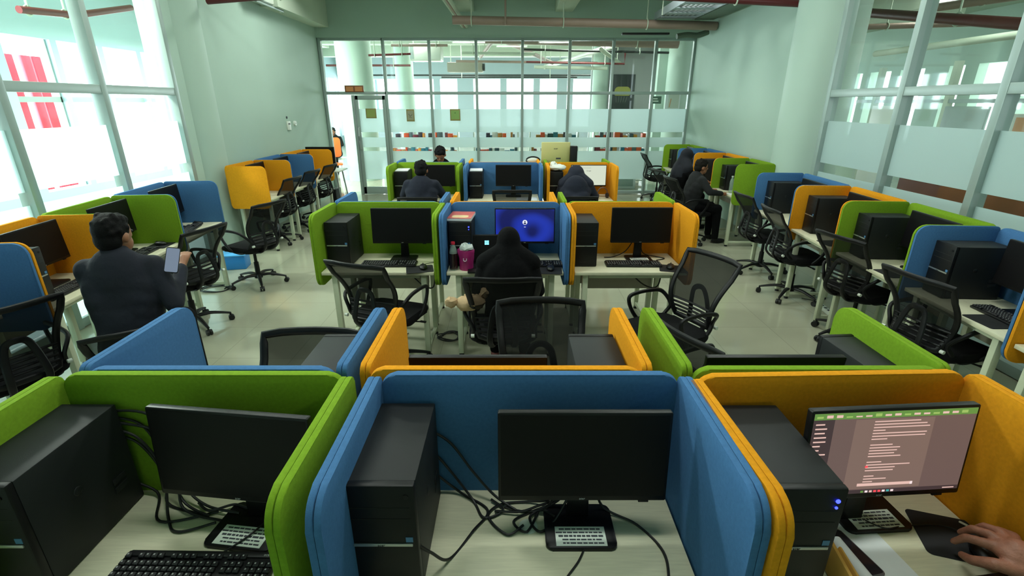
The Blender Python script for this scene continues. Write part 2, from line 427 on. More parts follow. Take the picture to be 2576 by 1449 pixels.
# ------------------------------------------------------------------ computers
def tower_meshes():
    c = MB(); c.m(M_PC).box((0, .01, .18), (.18, .335, .352), .004)
    for sx in (-.065, .065):
        for sy in (-.12, .13): c.m(M_CASTER).cyl((sx, sy, 0), (sx, sy, .006), .012, .012, 10)
    c.m(M_PC).box((.091, .11, .10), (.002, .05, .02), .0005); c.box((.091, .11, .13), (.002, .05, .02), .0005); c.ell((.0905, -.02, .2), (.003, .014, .014))
    f = MB(); f.m(M_PCF).box((0, -.168, .181), (.18, .024, .354), .006)
    f.m(M_SEAM).box((0, -.1805, .29), (.15, .001, .0015)); f.box((0, -.1805, .255), (.15, .001, .0015)); f.box((-.02, -.1805, .04), (.05, .001, .004))
    s_ = MB(); s_.m(M_SILVER).box((-.004, -.1815, .172), (.16, .004, .009), .001)
    st = MB(); st.m(mat('sticker_blue', (70, 120, 165), .4)).box((.068, -.1806, .188), (.018, .001, .016))
    led = MB(); led.m(M_PCF).cyl((.068, -.180, .325), (.068, -.1825, .325), .007, .007, 14)
    tx = MB(); tx.m(M_INK).addmesh(text_mesh('acer', .011), Matrix.Translation((-.004, -.1838, .172)) @ XZ)
    on = MB(); on.m(M_LED).cyl((.068, -.180, .322), (.068, -.1828, .322), .0055, .0055, 12).cyl((.068, -.180, .302), (.068, -.1825, .302), .0035, .0035, 12)
    return dict(case=c.mesh('case'), front=f.mesh('front_panel'), strip=s_.mesh('trim_strip'), sticker=st.mesh('sticker'), btn=led.mesh('power_button'), text=tx.mesh('lettering'), on=on.mesh('power_light'))
TW = tower_meshes()
def tower(loc, rot, label, group, lit=False, cables=None):
    t = thing('computer_tower', label, 'computer', loc, rot, group)
    part('case', TW['case'], t); f = part('front_panel', TW['front'], t); s_ = part('trim_strip', TW['strip'], f); part('sticker', TW['sticker'], f)
    part('lettering', TW['text'], f)
    part('power_light' if lit else 'power_button', TW['on'] if lit else TW['btn'], f)
    if cables:
        for c in cables:
            b = MB(); b.m(M_CABLE).tube(smooth_path(c, 8), .0042, 7); part('cable', b, t)
    return t
def notice_mesh(w, h, lines=5, seed=1):
    rnd = random.Random(seed); b = MB(); b.m(M_STICKER).box((0, 0, 0), (w, h, .0008)); b.m(M_INK)
    for i in range(lines):
        y = h/2-h*(i+.75)/(lines+.5); bold = i == 2
        hh = h*.10 if bold else h*.07
        x = -w*.45+rnd.random()*w*.05; end = w*(.44-rnd.random()*.12)
        while x < end:
            ww = rnd.uniform(.05, .13)*w
            b.box((x+ww/2, y, .0006), (ww, hh, .0006)); x += ww+w*.018
    return b.mesh('notice_sticker')
NOTICE = notice_mesh(.15, .07)
SCREENS = {}
def monitor_meshes():
    hs = MB(); hs.m(M_BEZEL).prism(rrect(.49, .288, .006, 3), -.008, .014, XZ, .003)
    hs.prism(rrect(.36, .18, .03, 4), -.034, -.006, XZ, .01); hs.box((.18, -.012, -.1455), (.03, .006, .006), .001)
    hs.m(M_LEGEND).addmesh(text_mesh('acer', .010), Matrix.Translation((0, -.0148, -.1365)) @ XZ)
    sc = MB(); sc.m(M_SCREEN).box((0, -.0143, .004), (.474, .001, .262))
    nk = MB(); nk.m(M_BEZEL).prism([(-.035, .01), (.035, .01), (.028, .19), (-.028, .19)], -.055, -.035, XZ, .004)
    bs = MB(); bs.m(M_BEZEL).prism(rrect(.21, .17, .02, 5), 0, .012, None, .004)
    return hs.mesh('housing'), sc.mesh('screen'), nk.mesh('neck'), bs.mesh('base')
MH, MS, MN, MBS = monitor_meshes()
def monitor(loc, rot, label, group, zc=.285, tilt=5, screen=None, notice=False, yaw=0, cables=None, hmesh=None, dy=0.0, dx=0.0):
    """loc on the desk under the screen; screen faces local -Y"""
    t = thing('monitor', label, 'monitor', loc, rot+R(yaw), group)
    h = part('housing', hmesh or MH, t, (0, 0, zc), (R(-tilt), 0, 0))
    if screen is None: part('screen', MS, h)
    else: part('screen', screen, h)
    part('neck', MN, t, (0, .0, .0))
    b = part('base', MBS, t, (dx, dy, 0))
    if notice: part('notice_sticker', NOTICE, b, (.0, -.042, .0128), (0, 0, PI), 'white paper notice with lines of dark print')
    if cables:
        for c in cables:
            q = MB(); q.m(M_CABLE).tube(smooth_path(c, 8), .004, 7); part('cable', q, t)
    return t
# lit screens
def chat_screen():
    b = MB(); B = emis('screen_brown', (96, 78, 74)); D = emis('screen_dark', (58, 46, 48)); M2 = emis('screen_mid', (112, 92, 84)); T = emis('screen_text', (206, 170, 160)); G = emis('screen_green', (88, 128, 60)); RD = emis('screen_red', (230, 70, 80)); W = emis('screen_white', (225, 205, 205))
    def bx(x0, x1, z0, z1, m, y): b.m(m).box(((x0+x1)/2, y, (z0+z1)/2), (x1-x0, .0006, z1-z0))
    bx(-.237, .237, -.127, .135, B, -.0143); bx(-.237, -.177, -.127, .116, D, -.0147); bx(-.237, .237, .116, .135, G, -.0147)
    bx(-.115, .115, -.112, .112, M2, -.0147); bx(-.177, .237, -.127, -.115, D, -.0147)
    rnd = random.Random(3)
    for i in range(15): z = .1-.0135*i; bx(-.23, -.23+rnd.uniform(.02, .045), z, z+.004, T, -.0151)
    y = .106
    for blk in ((3, .17), (1, .04), (2, .17), (1, .06), (0, 0), (1, .07), (4, .10), (0, 0), (1, .05), (1, .14), (2, .09), (0, 0), (1, .03), (1, .08), (1, .03)):
        for k in range(max(1, blk[0])):
            if blk[0]: bx(-.06, -.06+blk[1]*rnd.uniform(.75, 1), y-.003, y, T, -.0151)
            y -= .0092
    bx(-.062, -.054, -.042, -.036, RD, -.0155)
    bx(-.075, .09, -.103, -.094, T, -.0151); bx(.085, .092, -.103, -.094, W, -.0155)
    for i, m in enumerate((G, W, T, RD, RD, W, emis('screen_teal', (60, 150, 150)), W)): bx(-.06+.013*i, -.052+.013*i, -.1245, -.1185, m, -.0155)
    for i in range(16): bx(-.23+.028*i, -.212+.028*i, .121, .124+rnd.random()*.006, T if i % 3 else emis('screen_leaf', (140, 170, 90)), -.0151)
    bx(.19, .225, -.123, -.120, T, -.0151)
    return b.mesh('screen')
def lock_screen():
    b = MB(); b.m(M_SWIRL).box((0, -.0143, .004), (.474, .001, .262))
    W = emis('lock_white', (210, 214, 225), 1.0); D = emis('lock_dark', (20, 30, 80))
    b.m(W).cyl((.0, -.0147, .03), (0, -.0155, .03), .020, .020, 24); b.m(D).cyl((0, -.0155, .035), (0, -.016, .035), .006, .006, 14).prism(rrect(.02, .012, .005, 4, (0, 1, 1, 0), 0, .021), .0155, .016, XZ)
    b.m(W).box((0, -.0150, -.008), (.014, .0006, .004)); return b.mesh('screen')
def page_screen():
    b = MB(); b.m(emis('page_white', (190, 198, 180))).box((0, -.0143, .004), (.474, .001, .262))
    b.m(emis('page_ink', (60, 62, 60))).addmesh(text_mesh('Google', .022), Matrix.Translation((0, -.0152, .065)) @ XZ)
    b.m(emis('page_line', (160, 170, 155))).box((-.04, -.0150, .104), (.14, .0006, .006)).box((.215, -.0150, .104), (.012, .0006, .005)); return b.mesh('screen')

def keyboard_meshes():
    b = MB(); b.m(M_KBASE).box((0, 0, .009), (.44, .135, .014), .004); b.box((0, .055, .013), (.42, .02, .018), .004)
    k = MB(); rnd = random.Random(5)
    def key(x, y, w=.0165, d=.0155):
        k.m(M_KEY).box((x, y, .0205), (w, d, .009), .002, None, 1)
        k.m(M_LEGEND).box((x-w*.12, y+.001, .0253), (.004, .0045, .0004))
    for r in range(6):
        y = .046-.0185*r-(.006 if r else 0)
        n = 15 if r not in (5,) else 0
        for i in range(n):
            if r == 0 and i in (1, 6, 11): continue
            key(-.205+.0187*i, y)
        if r == 5:
            for i, ww in enumerate((.022, .018, .018)): key(-.203+.022*i, y, ww)
            key(-.085, y, .105)
            for i in range(4): key(-.016+.022*i, y, .018)
        for i in range(3):
            if r in (3,) or (r == 4 and i != 1): continue
            key(.088+.0187*i, y)
        if r:
            for i in range(4):
                key(.153+.0187*i, y)
    b.m(M_LEGEND).addmesh(text_mesh('acer', .012), Matrix.Translation((.19, .052, .0226)))
    return b.mesh('tray'), k.mesh('keycaps')
KB, KC = keyboard_meshes()
def keyboard(loc, rot, label, group=None, cable=None):
    t = thing('keyboard', label, 'keyboard', loc, rot, group); part('tray', KB, t); part('keycaps', KC, t)
    if cable:
        q = MB(); q.m(M_CABLE).tube(smooth_path(cable, 8), .003, 7); part('cable', q, t)
    return t
def mouse_meshes():
    b = MB(); b.m(M_KBASE).ell((0, 0, .014), (.031, .055, .021)); bm = b.bm
    for v in bm.verts:
        if v.co.z < .001: v.co.z = .001
    w_ = MB(); w_.m(M_CASTER).cyl((-.004, .026, .032), (.004, .026, .032), .007, .007, 12); w_.box((0, .03, .034), (.001, .04, .002))
    return b.mesh('shell'), w_.mesh('scroll_wheel')
MO, MW = mouse_meshes()
def mouse(loc, rot, label, group=None, cable=None):
    t = thing('computer_mouse', label, 'mouse', loc, rot, group); part('shell', MO, t); part('scroll_wheel', MW, t)
    if cable:
        q = MB(); q.m(M_CABLE).tube(smooth_path(cable, 8), .0022, 6); part('cable', q, t)
    return t
pb = MB(); pb.m(M_PAD).prism(rrect(.21, .18, .015, 4), 0, .003, None, .001); PADM = pb.mesh('mouse_pad')
def mousepad(loc, rot, label, group=None): return single('mouse_pad', PADM, label, 'mouse pad', loc, (0, 0, rot), group)

# ------------------------------------------------------------------ chair
def chair_meshes():
    out = {}
    b = MB(); b.m(M_CUSHION)
    b.prism(rrect(.47, .45, .09, 7), .435, .492, Matrix.Translation((0, .03, 0)), .022)
    for v in b.bm.verts:
        if v.co.y > .12: v.co.z -= (v.co.y-.12)**2*1.1
        v.co.z -= .018*max(0, 1-(v.co.x/.2)**2) if v.co.z > .47 else 0
    out['seat'] = b.mesh('seat')
    b = MB(); b.m(M_CHAIR).prism(rrect(.40, .38, .07, 6), .415, .437, Matrix.Translation((0, .02, 0)), .006); b.box((0, -.0, .40), (.16, .2, .04), .008)
    b.cyl((.10, .02, .40), (.24, .05, .405), .006, .006, 8); b.box((.26, .055, .405), (.05, .02, .012), .003)
    out['mechanism'] = b.mesh('mechanism')
    # back profile y(z), half width x(z)
    def prof(t):      # t 0 bottom .. 1 top
        z = .50+.45*t; y = -.215+.05*math.sin(PI*min(1, t*1.25))-.13*t*t
        return y, z
    def hw(t): return .185+.045*t-.03*(1-t)**3
    left = [Vector((-hw(t), prof(t)[0], prof(t)[1])) for t in [i/14 for i in range(15)]]
    right = [Vector((hw(t), prof(t)[0], prof(t)[1])) for t in [i/14 for i in range(15)]]
    def arc(x): return -.035*(1-(x/.23)**2)
    topm = [Vector((x, prof(1)[0]+arc(x), prof(1)[1]+.006)) for x in (-.16, -.08, 0, .08, .16)]
    botm = [Vector((x, prof(0)[0]+arc(x)*.6, prof(0)[1]-.008)) for x in (.11, .04, -.04, -.11)]
    loop = left+topm+list(reversed(right))+botm
    b = MB(); b.m(M_CHAIR).tube(loop, .016, 10, True, (1.25, .8), (0, 1, .2)); 
    b.m(M_WHITEPL).cyl((-.19, -.235, .515), (-.213, -.235, .515), .012, .012, 14); b.cyl((.19, -.235, .515), (.213, -.235, .515), .012, .012, 14)
    out['back_frame'] = b.mesh('back_frame')
    b = MB(); b.m(M_MESH); n, mcol = 12, 8; g = []
    for i in range(n+1):
        t = .27+.72*i/n; y, z = prof(t); row = []
        for j in range(mcol+1):
            x = -hw(t)+2*hw(t)*j/mcol; row.append(b.bm.verts.new((x, y+arc(x)*(.6+.4*t), z)))
        g.append(row)
    fs = [b.bm.faces.new((g[i][j], g[i][j+1], g[i+1][j+1], g[i+1][j])) for i in range(n) for j in range(mcol)]
    b._fin(fs); out['back_mesh'] = b.mesh('back_mesh')
    b = MB(); b.m(M_CHAIR)
    for t in (.08, .15, .22, .29):
        y, z = prof(t); b.tube([(x, y+arc(x)*.7, z) for x in [-hw(t)+2*hw(t)*k/8 for k in range(9)]], .008, 8, False, (1, 1.1))
    out['lumbar_slats'] = b.mesh('lumbar_slats')
    b = MB(); b.m(M_CHAIR)
    b.tube(smooth_path([(-.06, -.08, .405), (-.07, -.2, .42), (-.085, -.285, .50), (-.075, -.275, .62), (-.05, -.26, .72), (0, -.27, .745), (.05, -.26, .72), (.075, -.275, .62), (.085, -.285, .50), (.07, -.2, .42), (.06, -.08, .405)], 5), .015, 8, False, (1.3, .7), (0, 1, 0))
    out['back_support'] = b.mesh('back_support')
    for s_, nm in ((-1, 'arm_l'), (1, 'arm_r')):
        b = MB(); b.m(M_CHAIR)
        x = s_*.255
        pts = smooth_path([(s_*.20, -.20, .56), (x, -.16, .645), (x, -.05, .672), (x, .10, .672), (x, .155, .645), (x, .13, .56), (s_*.245, .07, .47), (s_*.21, .02, .425), (s_*.21, -.08, .43), (s_*.205, -.17, .50)], 5, True)
        b.tube(pts, .014, 8, True, (1.1, .9), (s_, 0, 0)); out[nm] = b.mesh('armrest')
    b = MB(); b.m(M_CHAIR).cyl((0, 0, .11), (0, 0, .26), .028, .026, 16).cyl((0, 0, .24), (0, 0, .40), .017, .017, 14); out['gas_column'] = b.mesh('gas_column')
    b = MB(); b.m(M_CHAIR).cyl((0, 0, .075), (0, 0, .125), .045, .04, 20); out['hub'] = b.mesh('base_hub')
    b = MB(); b.m(M_CHAIR).tube(smooth_path([(.02, 0, .105), (.12, 0, .112), (.22, 0, .092), (.295, 0, .07)], 5), [.026-.0009*i for i in range(16)], 8, False, (1, .75)); out['base_leg'] = b.mesh('base_leg')
    b = MB(); b.m(M_CASTER)
    for sy in (-.014, .014): b.cyl((.295, sy-.009, .026), (.295, sy+.009, .026), .026, .026, 16)
    b.cyl((.29, 0, .045), (.29, 0, .075), .009, .009, 8); b.box((.295, 0, .04), (.034, .036, .022), .006); out['caster'] = b.mesh('caster')
    return out
CH = chair_meshes()
def chair(x, y, ang, label, group='mesh-back office chairs', base=20, low=1.0):
    """ang: heading of the sitter in degrees, 90 = +Y"""
    t = thing('office_chair', label, 'chair', (x, y, 0), R(ang-90), group); t.scale = (1, 1, low)
    part('seat', CH['seat'], t); part('mechanism', CH['mechanism'], t)
    f = part('back_frame', CH['back_frame'], t); part('back_mesh', CH['back_mesh'], f); part('lumbar_slats', CH['lumbar_slats'], f); part('back_support', CH['back_support'], f)
    part('armrest', CH['arm_l'], t); part('armrest', CH['arm_r'], t); part('gas_column', CH['gas_column'], t); part('base_hub', CH['hub'], t)
    for i in range(5):
        l = part('base_leg', CH['base_leg'], t, (0, 0, 0), (0, 0, R(base+72*i))); part('caster', CH['caster'], l)
    return t

# ------------------------------------------------------------------ central block
GD, GT, GM, GK, GP, GMS = 'felt-screened cubicle desks', 'black computer towers', 'desktop monitors', 'black keyboards', 'black mouse pads', 'black mice'
C = ('green', 'blue', 'yellow')
rows = {  # name: (front-face Y, facing, [(x0,x1,color,where)])
 0: (1.325, 0, [(-1.385, -.525, 'green', 'front-row green cubicle'), (-.40, .51, 'blue', 'front-row blue cubicle'), (.575, 1.41, 'yellow', 'front-row yellow cubicle')]),
 1: (1.385, PI, [(-1.34, -.562, 'blue', 'blue cubicle backing onto the front green one'), (-.447, .41, 'yellow', 'yellow cubicle backing onto the front blue one'), (.577, 1.36, 'green', 'green cubicle backing onto the front yellow one')]),
 2: (4.13, 0, [(-1.475, -.60, 'green', 'middle-row green cubicle'), (-.508, .40, 'blue', 'middle-row blue cubicle'), (.483, 1.355, 'yellow', 'middle-row yellow cubicle')]),
 3: (4.19, PI, [(-1.47, -.62, 'blue', 'blue cubicle backing onto the middle green one'), (-.49, .35, 'yellow', 'yellow cubicle backing onto the middle blue one'), (.47, 1.35, 'green', 'green cubicle backing onto the middle yellow one')]),
 4: (7.10, 0, [(-1.61, -.73, 'green', 'rear-row green cubicle'), (-.60, .37, 'blue', 'rear-row blue cubicle'), (.50, 1.36, 'yellow', 'rear-row yellow cubicle')]),
 5: (7.16, PI, [(-1.60, -.75, 'blue', 'blue cubicle backing onto the rear green one'), (-.58, .36, 'yellow', 'yellow cubicle backing onto the rear blue one'), (.50, 1.35, 'green', 'green cubicle backing onto the rear yellow one')]),
}
CELL = {}
for r, (Y, rot, cells) in rows.items():
    for (x0, x1, col, where) in cells:
        cx = (x0+x1)/2; w_ = x1-x0
        rr = rot+(R(1.8) if (r == 0 and col == 'yellow') else 0)
        workstation(col, w_, (cx, Y, 0), rr, 'pale desk with %s felt screens, the %s' % (col, where), GD)
        CELL[(r, col)] = (cx, Y, w_, where)
DESK01 = bpy.data.objects['cubicle_desk.001']
b = MB(); b.m(M_WHITEPL).cyl((-.005, -.155, DZ-.001), (-.005, -.155, DZ+.002), .029, .029, 24); part('cable_grommet', b, DESK01)
CHAT, LOCK, PAGE = chat_screen(), lock_screen(), page_screen()
# front row: seen closest
def cab(*p): return [Vector(q) for q in p]
tower((-1.315, 1.125, DZ), 0, 'black tower with cables behind it in the front-row green cubicle', GT, False,
      [cab((.05, .178, .31), (.14, .19, .27), (.2, .17, .15), (.26, .12, .03), (.36, .08, .008)), cab((.06, .178, .29), (.19, .19, .24), (.235, .17, .12), (.27, .1, .02), (.42, .06, .007)),
       cab((.07, .178, .26), (.13, .18, .22), (.19, .17, .09), (.2, .13, .01), (.33, .09, .006)), cab((.0, .178, .08), (.14, .17, .02), (.22, .06, .006), (.38, .1, .006)),
       cab((.05, .178, .33), (.17, .19, .31), (.25, .18, .2), (.26, .15, .06), (.34, .11, .02), (.46, .08, .02)), cab((.06, .178, .24), (.12, .185, .2), (.17, .18, .08), (.24, .07, .008), (.3, .02, .006), (.4, .05, .012)), cab((.3, .13, .012), (.36, .09, .02), (.42, .12, .015), (.48, .1, .02), (.52, .13, .01))])
tower((-.328, 1.13, DZ), 0, 'black tower beside the left screen of the front-row blue cubicle', GT, False,
      [cab((.06, .178, .26), (.13, .185, .2), (.2, .17, .1), (.27, .14, .03), (.34, .1, .007)), cab((.04, .178, .22), (.12, .182, .1), (.2, .14, .01), (.24, .07, .006), (.3, .1, .006), (.26, .14, .012)),
       cab((.07, .178, .09), (.16, .17, .01), (.25, .1, .006), (.21, .02, .005), (.15, -.08, .006), (.11, -.14, .1), (.08, -.165, .16))])
tower((.722, 1.12, DZ), 0, 'black tower with two lit blue lights in the front-row yellow cubicle', GT, True)
monitor((-.80, 1.165, DZ), 0, 'dark monitor turned slightly in the front-row green cubicle', GM, .275, 5, None, True, -7)
monitor((.205, 1.165, DZ), 0, 'dark monitor in the front-row blue cubicle', GM, .275, 5, None, True, 0,
        [cab((.0, .05, .2), (-.05, .07, .05), (-.14, .06, .006), (-.2, .02, .006), (-.16, -.02, .006), (-.12, .06, .01)), cab((-.06, .03, .13), (-.1, .05, .03), (-.17, .06, .006), (-.23, .08, .006)),
         cab((-.03, .05, .17), (-.08, .08, .04), (-.15, .10, .008), (-.24, .09, .006), (-.28, .04, .006), (-.22, -.03, .006), (-.17, .0, .012)), cab((-.02, .05, .1), (-.07, .02, .015), (-.12, -.02, .006), (-.15, .03, .01), (-.11, .06, .012), (-.07, .03, .014)),
         cab((.0, .05, .15), (-.06, .09, .03), (-.12, .07, .02), (-.18, .05, .015), (-.26, .06, .008)),
         cab((.04, .05, .18), (.08, .06, .03), (.18, .01, .004), (.235, -.09, .004), (.22, -.2, .004), (.2, -.29, .004))])
monitor((1.06, 1.155, DZ), 0, 'lit monitor showing brown chat text in the front-row yellow cubicle', GM, .298, 5, CHAT, True, 4, None, None, .07, .065)
keyboard((-.885, 1.0, DZ), R(-1), 'black keyboard at the lower left, in the front-row green cubicle', GK, cab((.05, .07, .01), (.1, .12, .02), (.13, .2, .02), (.08, .25, .006)))
keyboard((.16, .845, DZ), 0, 'black keyboard in the front-row blue cubicle', GK, cab((-.03, .07, .01), (-.02, .13, .004), (.03, .2, .004), (.06, .26, .004)))
keyboard((1.30, .925, DZ), R(8), 'black keyboard under the reaching hand in the front-row yellow cubicle', GK)
mousepad((1.335, 1.125, DZ), R(-18), 'black mouse pad with white tag, in front-row yellow cubicle', GP)
b = MB(); b.m(M_WHITEPL).prism(rrect(.045, .010, .003, 3), 0, .0008); b.m(M_INK).box((0, 0, .001), (.004, .003, .0004)); part('pad_tag', b, bpy.data.objects['mouse_pad'], (.055, .065, .003), (0, 0, R(-35)))
# paper, phone, envelope on the yellow desk
b = MB(); b.m(M_PAPER).prism([(.99, 1.17), (1.05, 1.245), (1.10, 1.235), (1.125, .99), (1.13, .86), (.955, .86), (.972, 1.0)], 0, .0016)
single('paper_sheet', b, 'white paper sheet beside the lit blue-light tower', 'paper', (0, 0, DZ))
ph = thing('smartphone', 'dark smartphone lying on the white paper sheet', 'phone', (.985, 1.07, DZ+.0016), R(13))
b = MB(); b.m(mat('phone_grey', (84, 86, 92), .3)).prism(rrect(.062, .162, .010, 5), 0, .008, None, .002); part('phone_body', b, ph)
b = MB(); b.m(mat('phone_glass', (40, 36, 40), .1)).prism(rrect(.057, .15, .008, 5), .008, .0085); part('phone_screen', b, ph)
tu = thing('paper_roll', 'white rolled paper tube standing by the yellow envelope', 'paper', (.945, .995, DZ), 0)
b = MB(); b.m(M_PAPER).cyl((0, .10, .022), (.015, -.10, .022), .020, .020, 20); part('roll', b, tu); b = MB(); b.m(mat('roll_end', (110, 114, 116), .8)).cyl((.015, -.1005, .022), (.0151, -.102, .022), .017, .017, 20); part('roll_end', b, tu)
b = MB(); b.m(mat('manila_yellow', (206, 158, 72), .7, 0, .08, 30)).box((0, 0, .036), (.012, .17, .07), .003, (0, R(14), R(-8))); b.box((.018, -.03, .032), (.008, .15, .062), .003, (0, R(20), R(-6)))
single('envelope', b, 'yellow paper envelope leaning beside the rolled paper', 'envelope', (.885, 1.0, DZ))
# back to back row behind the front one
tower((-.66, 1.615, DZ), PI, 'black tower seen from behind in the blue cubicle behind front green', GT)
tower((.315, 1.615, DZ), PI, 'black tower seen from behind in the yellow cubicle behind front blue', GT)
tower((1.262+.07, 1.615, DZ), R(184), 'black tower seen from behind in the green cubicle behind front yellow', GT)
monitor((-.12, 1.56, DZ), PI, 'monitor seen as a thin black edge over the front blue screen', GM, .245)
monitor((.93, 1.555, DZ), PI, 'monitor seen as a thin black edge over the front yellow screen', GM, .248)
# middle row
tower((-1.373, 3.94, DZ), 0, 'black tower in the middle-row green cubicle', GT)
tower((-.405, 3.94, DZ), 0, 'black tower with a magazine on top in middle-row blue cubicle', GT, True)
tower((.583, 3.93, DZ), 0, 'black tower in the middle-row yellow cubicle', GT)
monitor((-.90, 3.96, DZ), 0, 'dark monitor in the middle-row green cubicle', GM, .285, 4)
monitor((.105, 3.96, DZ), 0, 'lit blue lock-screen monitor in the middle-row blue cubicle', GM, .285, 4, LOCK)
monitor((1.055, 3.96, DZ), 0, 'dark monitor in the middle-row yellow cubicle', GM, .29, 4, None, True, 0, [cab((.02, .05, .2), (.05, .07, .04), (.16, .06, .006), (.22, -.0, .006), (.14, -.05, .006)), cab((-.04, .05, .15), (-.1, .06, .05), (-.2, .05, .006), (-.28, .02, .01))])
keyboard((-.99, 3.80, DZ), R(1), 'black keyboard in the middle-row green cubicle', GK)
keyboard((.19, 3.80, DZ), 0, 'black keyboard behind the woman in middle-row blue cubicle', GK)
keyboard((.975, 3.80, DZ), R(-1), 'black keyboard in the middle-row yellow cubicle', GK)
mousepad((-.725, 3.69, DZ), R(12), 'black mouse pad in the middle-row green cubicle', GP)
mouse((-.70, 3.70, DZ+.003), R(10), 'black mouse on the pad in middle-row green cubicle', GMS, cab((.0, .05, .012), (.03, .11, .004), (.09, .14, .004)))
mousepad((.285, 3.66, DZ), R(-4), 'black mouse pad in the middle-row blue cubicle', GP)
mouse((.30, 3.67, DZ+.003), 0, 'black mouse on the pad in middle-row blue cubicle', GMS)
mousepad((1.27, 3.70, DZ), R(-14), 'black mouse pad in the middle-row yellow cubicle', GP)
mouse((1.25, 3.71, DZ+.003), R(-20), 'black mouse on the pad in middle-row yellow cubicle', GMS)
# small things on the middle blue desk
mg = thing('magazine', 'red and white magazine lying on a tower, middle-row blue cubicle', 'magazine', (-.405, 3.92, DZ+.358), R(-4))
b = MB(); b.m(M_PAPER).box((0, 0, .012), (.19, .26, .022), .003); part('pages', b, mg)
b = MB(); b.m(mat('magazine_red', (205, 96, 90), .4, 0, .2, 20)).box((0, 0, .0245), (.19, .26, .003), .001); b.m(mat('magazine_cream', (228, 200, 150), .4)).prism(rrect(.13, .09, .03, 4), .026, .0265, Matrix.Translation((0, -.06, 0))); part('cover', b, mg)
bag = thing('snack_bag', 'crumpled magenta bag with white lining on the middle blue desk', 'bag', (-.355, 3.68, DZ), R(-8))
b = MB(); b.m(mat('magenta_foil', (158, 34, 104), .4, 0, .2, 25, .6, 30)); prof = [(.05, 0), (.056, .05), (.06, .1), (.068, .15), (.066, .165)]
b.lathe(prof, (0, 0, 0), 20); rnd = random.Random(2)
for v in b.bm.verts: v.co.y *= .7; v.co.x += rnd.uniform(-.005, .005); v.co.z += rnd.uniform(-.006, .006) if v.co.z > .02 else 0
part('pouch', b, bag)
b = MB(); b.m(mat('white_lining', (205, 212, 208), .6, 0, .1, 30, .6, 40)).ell((0, 0, .175), (.055, .04, .035), None, 14)
for v in b.bm.verts: v.co += Vector((rnd.uniform(-.008, .008), rnd.uniform(-.008, .008), rnd.uniform(-.012, .012)))
part('lining', b, bag)
b = MB(); b.m(mat('label_white', (220, 200, 214), .5)).tube([(-.012, -.046, .105), (-.012, -.047, .088), (0, -.047, .082), (.012, -.047, .088), (.012, -.046, .105)], .004, 6); part('emblem', b, bag)
def bottle(loc, label, h=.21, cap=(205, 40, 60), liquid=None):
    t = thing('water_bottle', label, 'bottle', loc, 0)
    b = MB(); b.m(M_BOTTLE).lathe([(.028, 0), (.031, .01), (.031, h*.3), (.028, h*.36), (.031, h*.42), (.031, h*.66), (.022, h*.8), (.012, h*.9), (.012, h*.93)]); part('bottle_body', b, t)
    if liquid: b = MB(); b.m(mat('drink_%d' % liquid[0], liquid, .2)).lathe([(.0275, .003), (.0312, .012), (.0312, h*.3), (.0285, h*.36), (.0312, h*.42), (.0312, h*.6)]); part('drink', b, t)
    b = MB(); b.m(mat('cap_%d' % cap[0], cap, .4)).cyl((0, 0, h*.92), (0, 0, h), .016, .016, 16); part('cap', b, t)
bottle((-.455, 3.68, DZ), 'dark drink bottle with a red cap behind the magenta bag', .225, (205, 40, 60), (40, 24, 24))
lp = thing('laptop', 'open dark laptop with light blue logo, middle-row blue cubicle', 'laptop', (-.17, 3.70, DZ), R(3))
b = MB(); b.m(M_BEZEL).box((0, 0, .009), (.35, .225, .016), .004); b.m(M_KEY).box((0, .03, .0185), (.30, .10, .003), .001); part('laptop_base', b, lp)
b = MB(); b.m(M_BEZEL).box((0, .008, .118), (.35, .008, .225), .003); b.m(M_SCREEN).box((0, .0033, .12), (.335, .001, .20)); l2 = part('lid', b, lp, (0, .1125, .012), (R(-14), 0, 0))
b = MB(); b.m(M_LOGO)
for i, (dx, dz) in enumerate(((-1, -1), (1, -1), (-1, 1), (1, 1))): b.box((-.025+dx*.0088, .0022, .165+dz*.0088), (.016, .0008, .016))
part('window_logo', b, l2)
ms = thing('computer_mouse', 'mouse with pale top on the middle blue desk edge', 'mouse', (-.17, 3.555+.08, DZ), R(80)); part('shell', MO, ms); b = MB(); b.m(M_WHITEPL).ell((0, 0, .028), (.018, .03, .009)); part('pale_top', b, ms)
# rear row
tower((-1.50, 6.93, DZ), 0, 'black tower with paper on top in the rear-row green cubicle', GT)
tower((-.49, 6.93, DZ), 0, 'black tower with paper on top in the rear-row blue cubicle', GT)
tower((.60, 6.93, DZ), 0, 'black tower under the white bag in the rear-row yellow cubicle', GT)
monitor((-1.03, 6.93, DZ), 0, 'dark monitor in the rear-row green cubicle', GM, .285, 3)
monitor((.02, 6.93, DZ), 0, 'dark monitor in the rear-row blue cubicle', GM, .285, 3)
monitor((1.055, 6.93, DZ), 0, 'lit monitor with pale web page in the rear-row yellow cubicle', GM, .285, 3, PAGE)
for x, l in ((-1.50, 'white paper on the tower of the rear-row green cubicle'), (-.49, 'white paper on the tower of the rear-row blue cubicle')):
    b = MB(); b.m(M_PAPER).box((0, 0, .006), (.17, .26, .012), .002); single('paper_stack', b, l, 'paper', (x, 6.92, DZ+.358), (0, 0, R(3)))
b = MB(); b.m(mat('crumpled_white', (214, 220, 214), .6, 0, .08, 30, .6, 30)).ell((0, 0, .04), (.12, .13, .045), None, 18); b.ell((-.05, .03, .075), (.05, .06, .04), None, 12)
for v in b.bm.verts: v.co += Vector((rnd.uniform(-.01, .01), rnd.uniform(-.01, .01), rnd.uniform(-.006, .008))); v.co.z = max(0, v.co.z)
single('plastic_bag', b, 'crumpled white plastic bag on the rear-row yellow tower', 'bag', (.62, 6.90, DZ+.358))
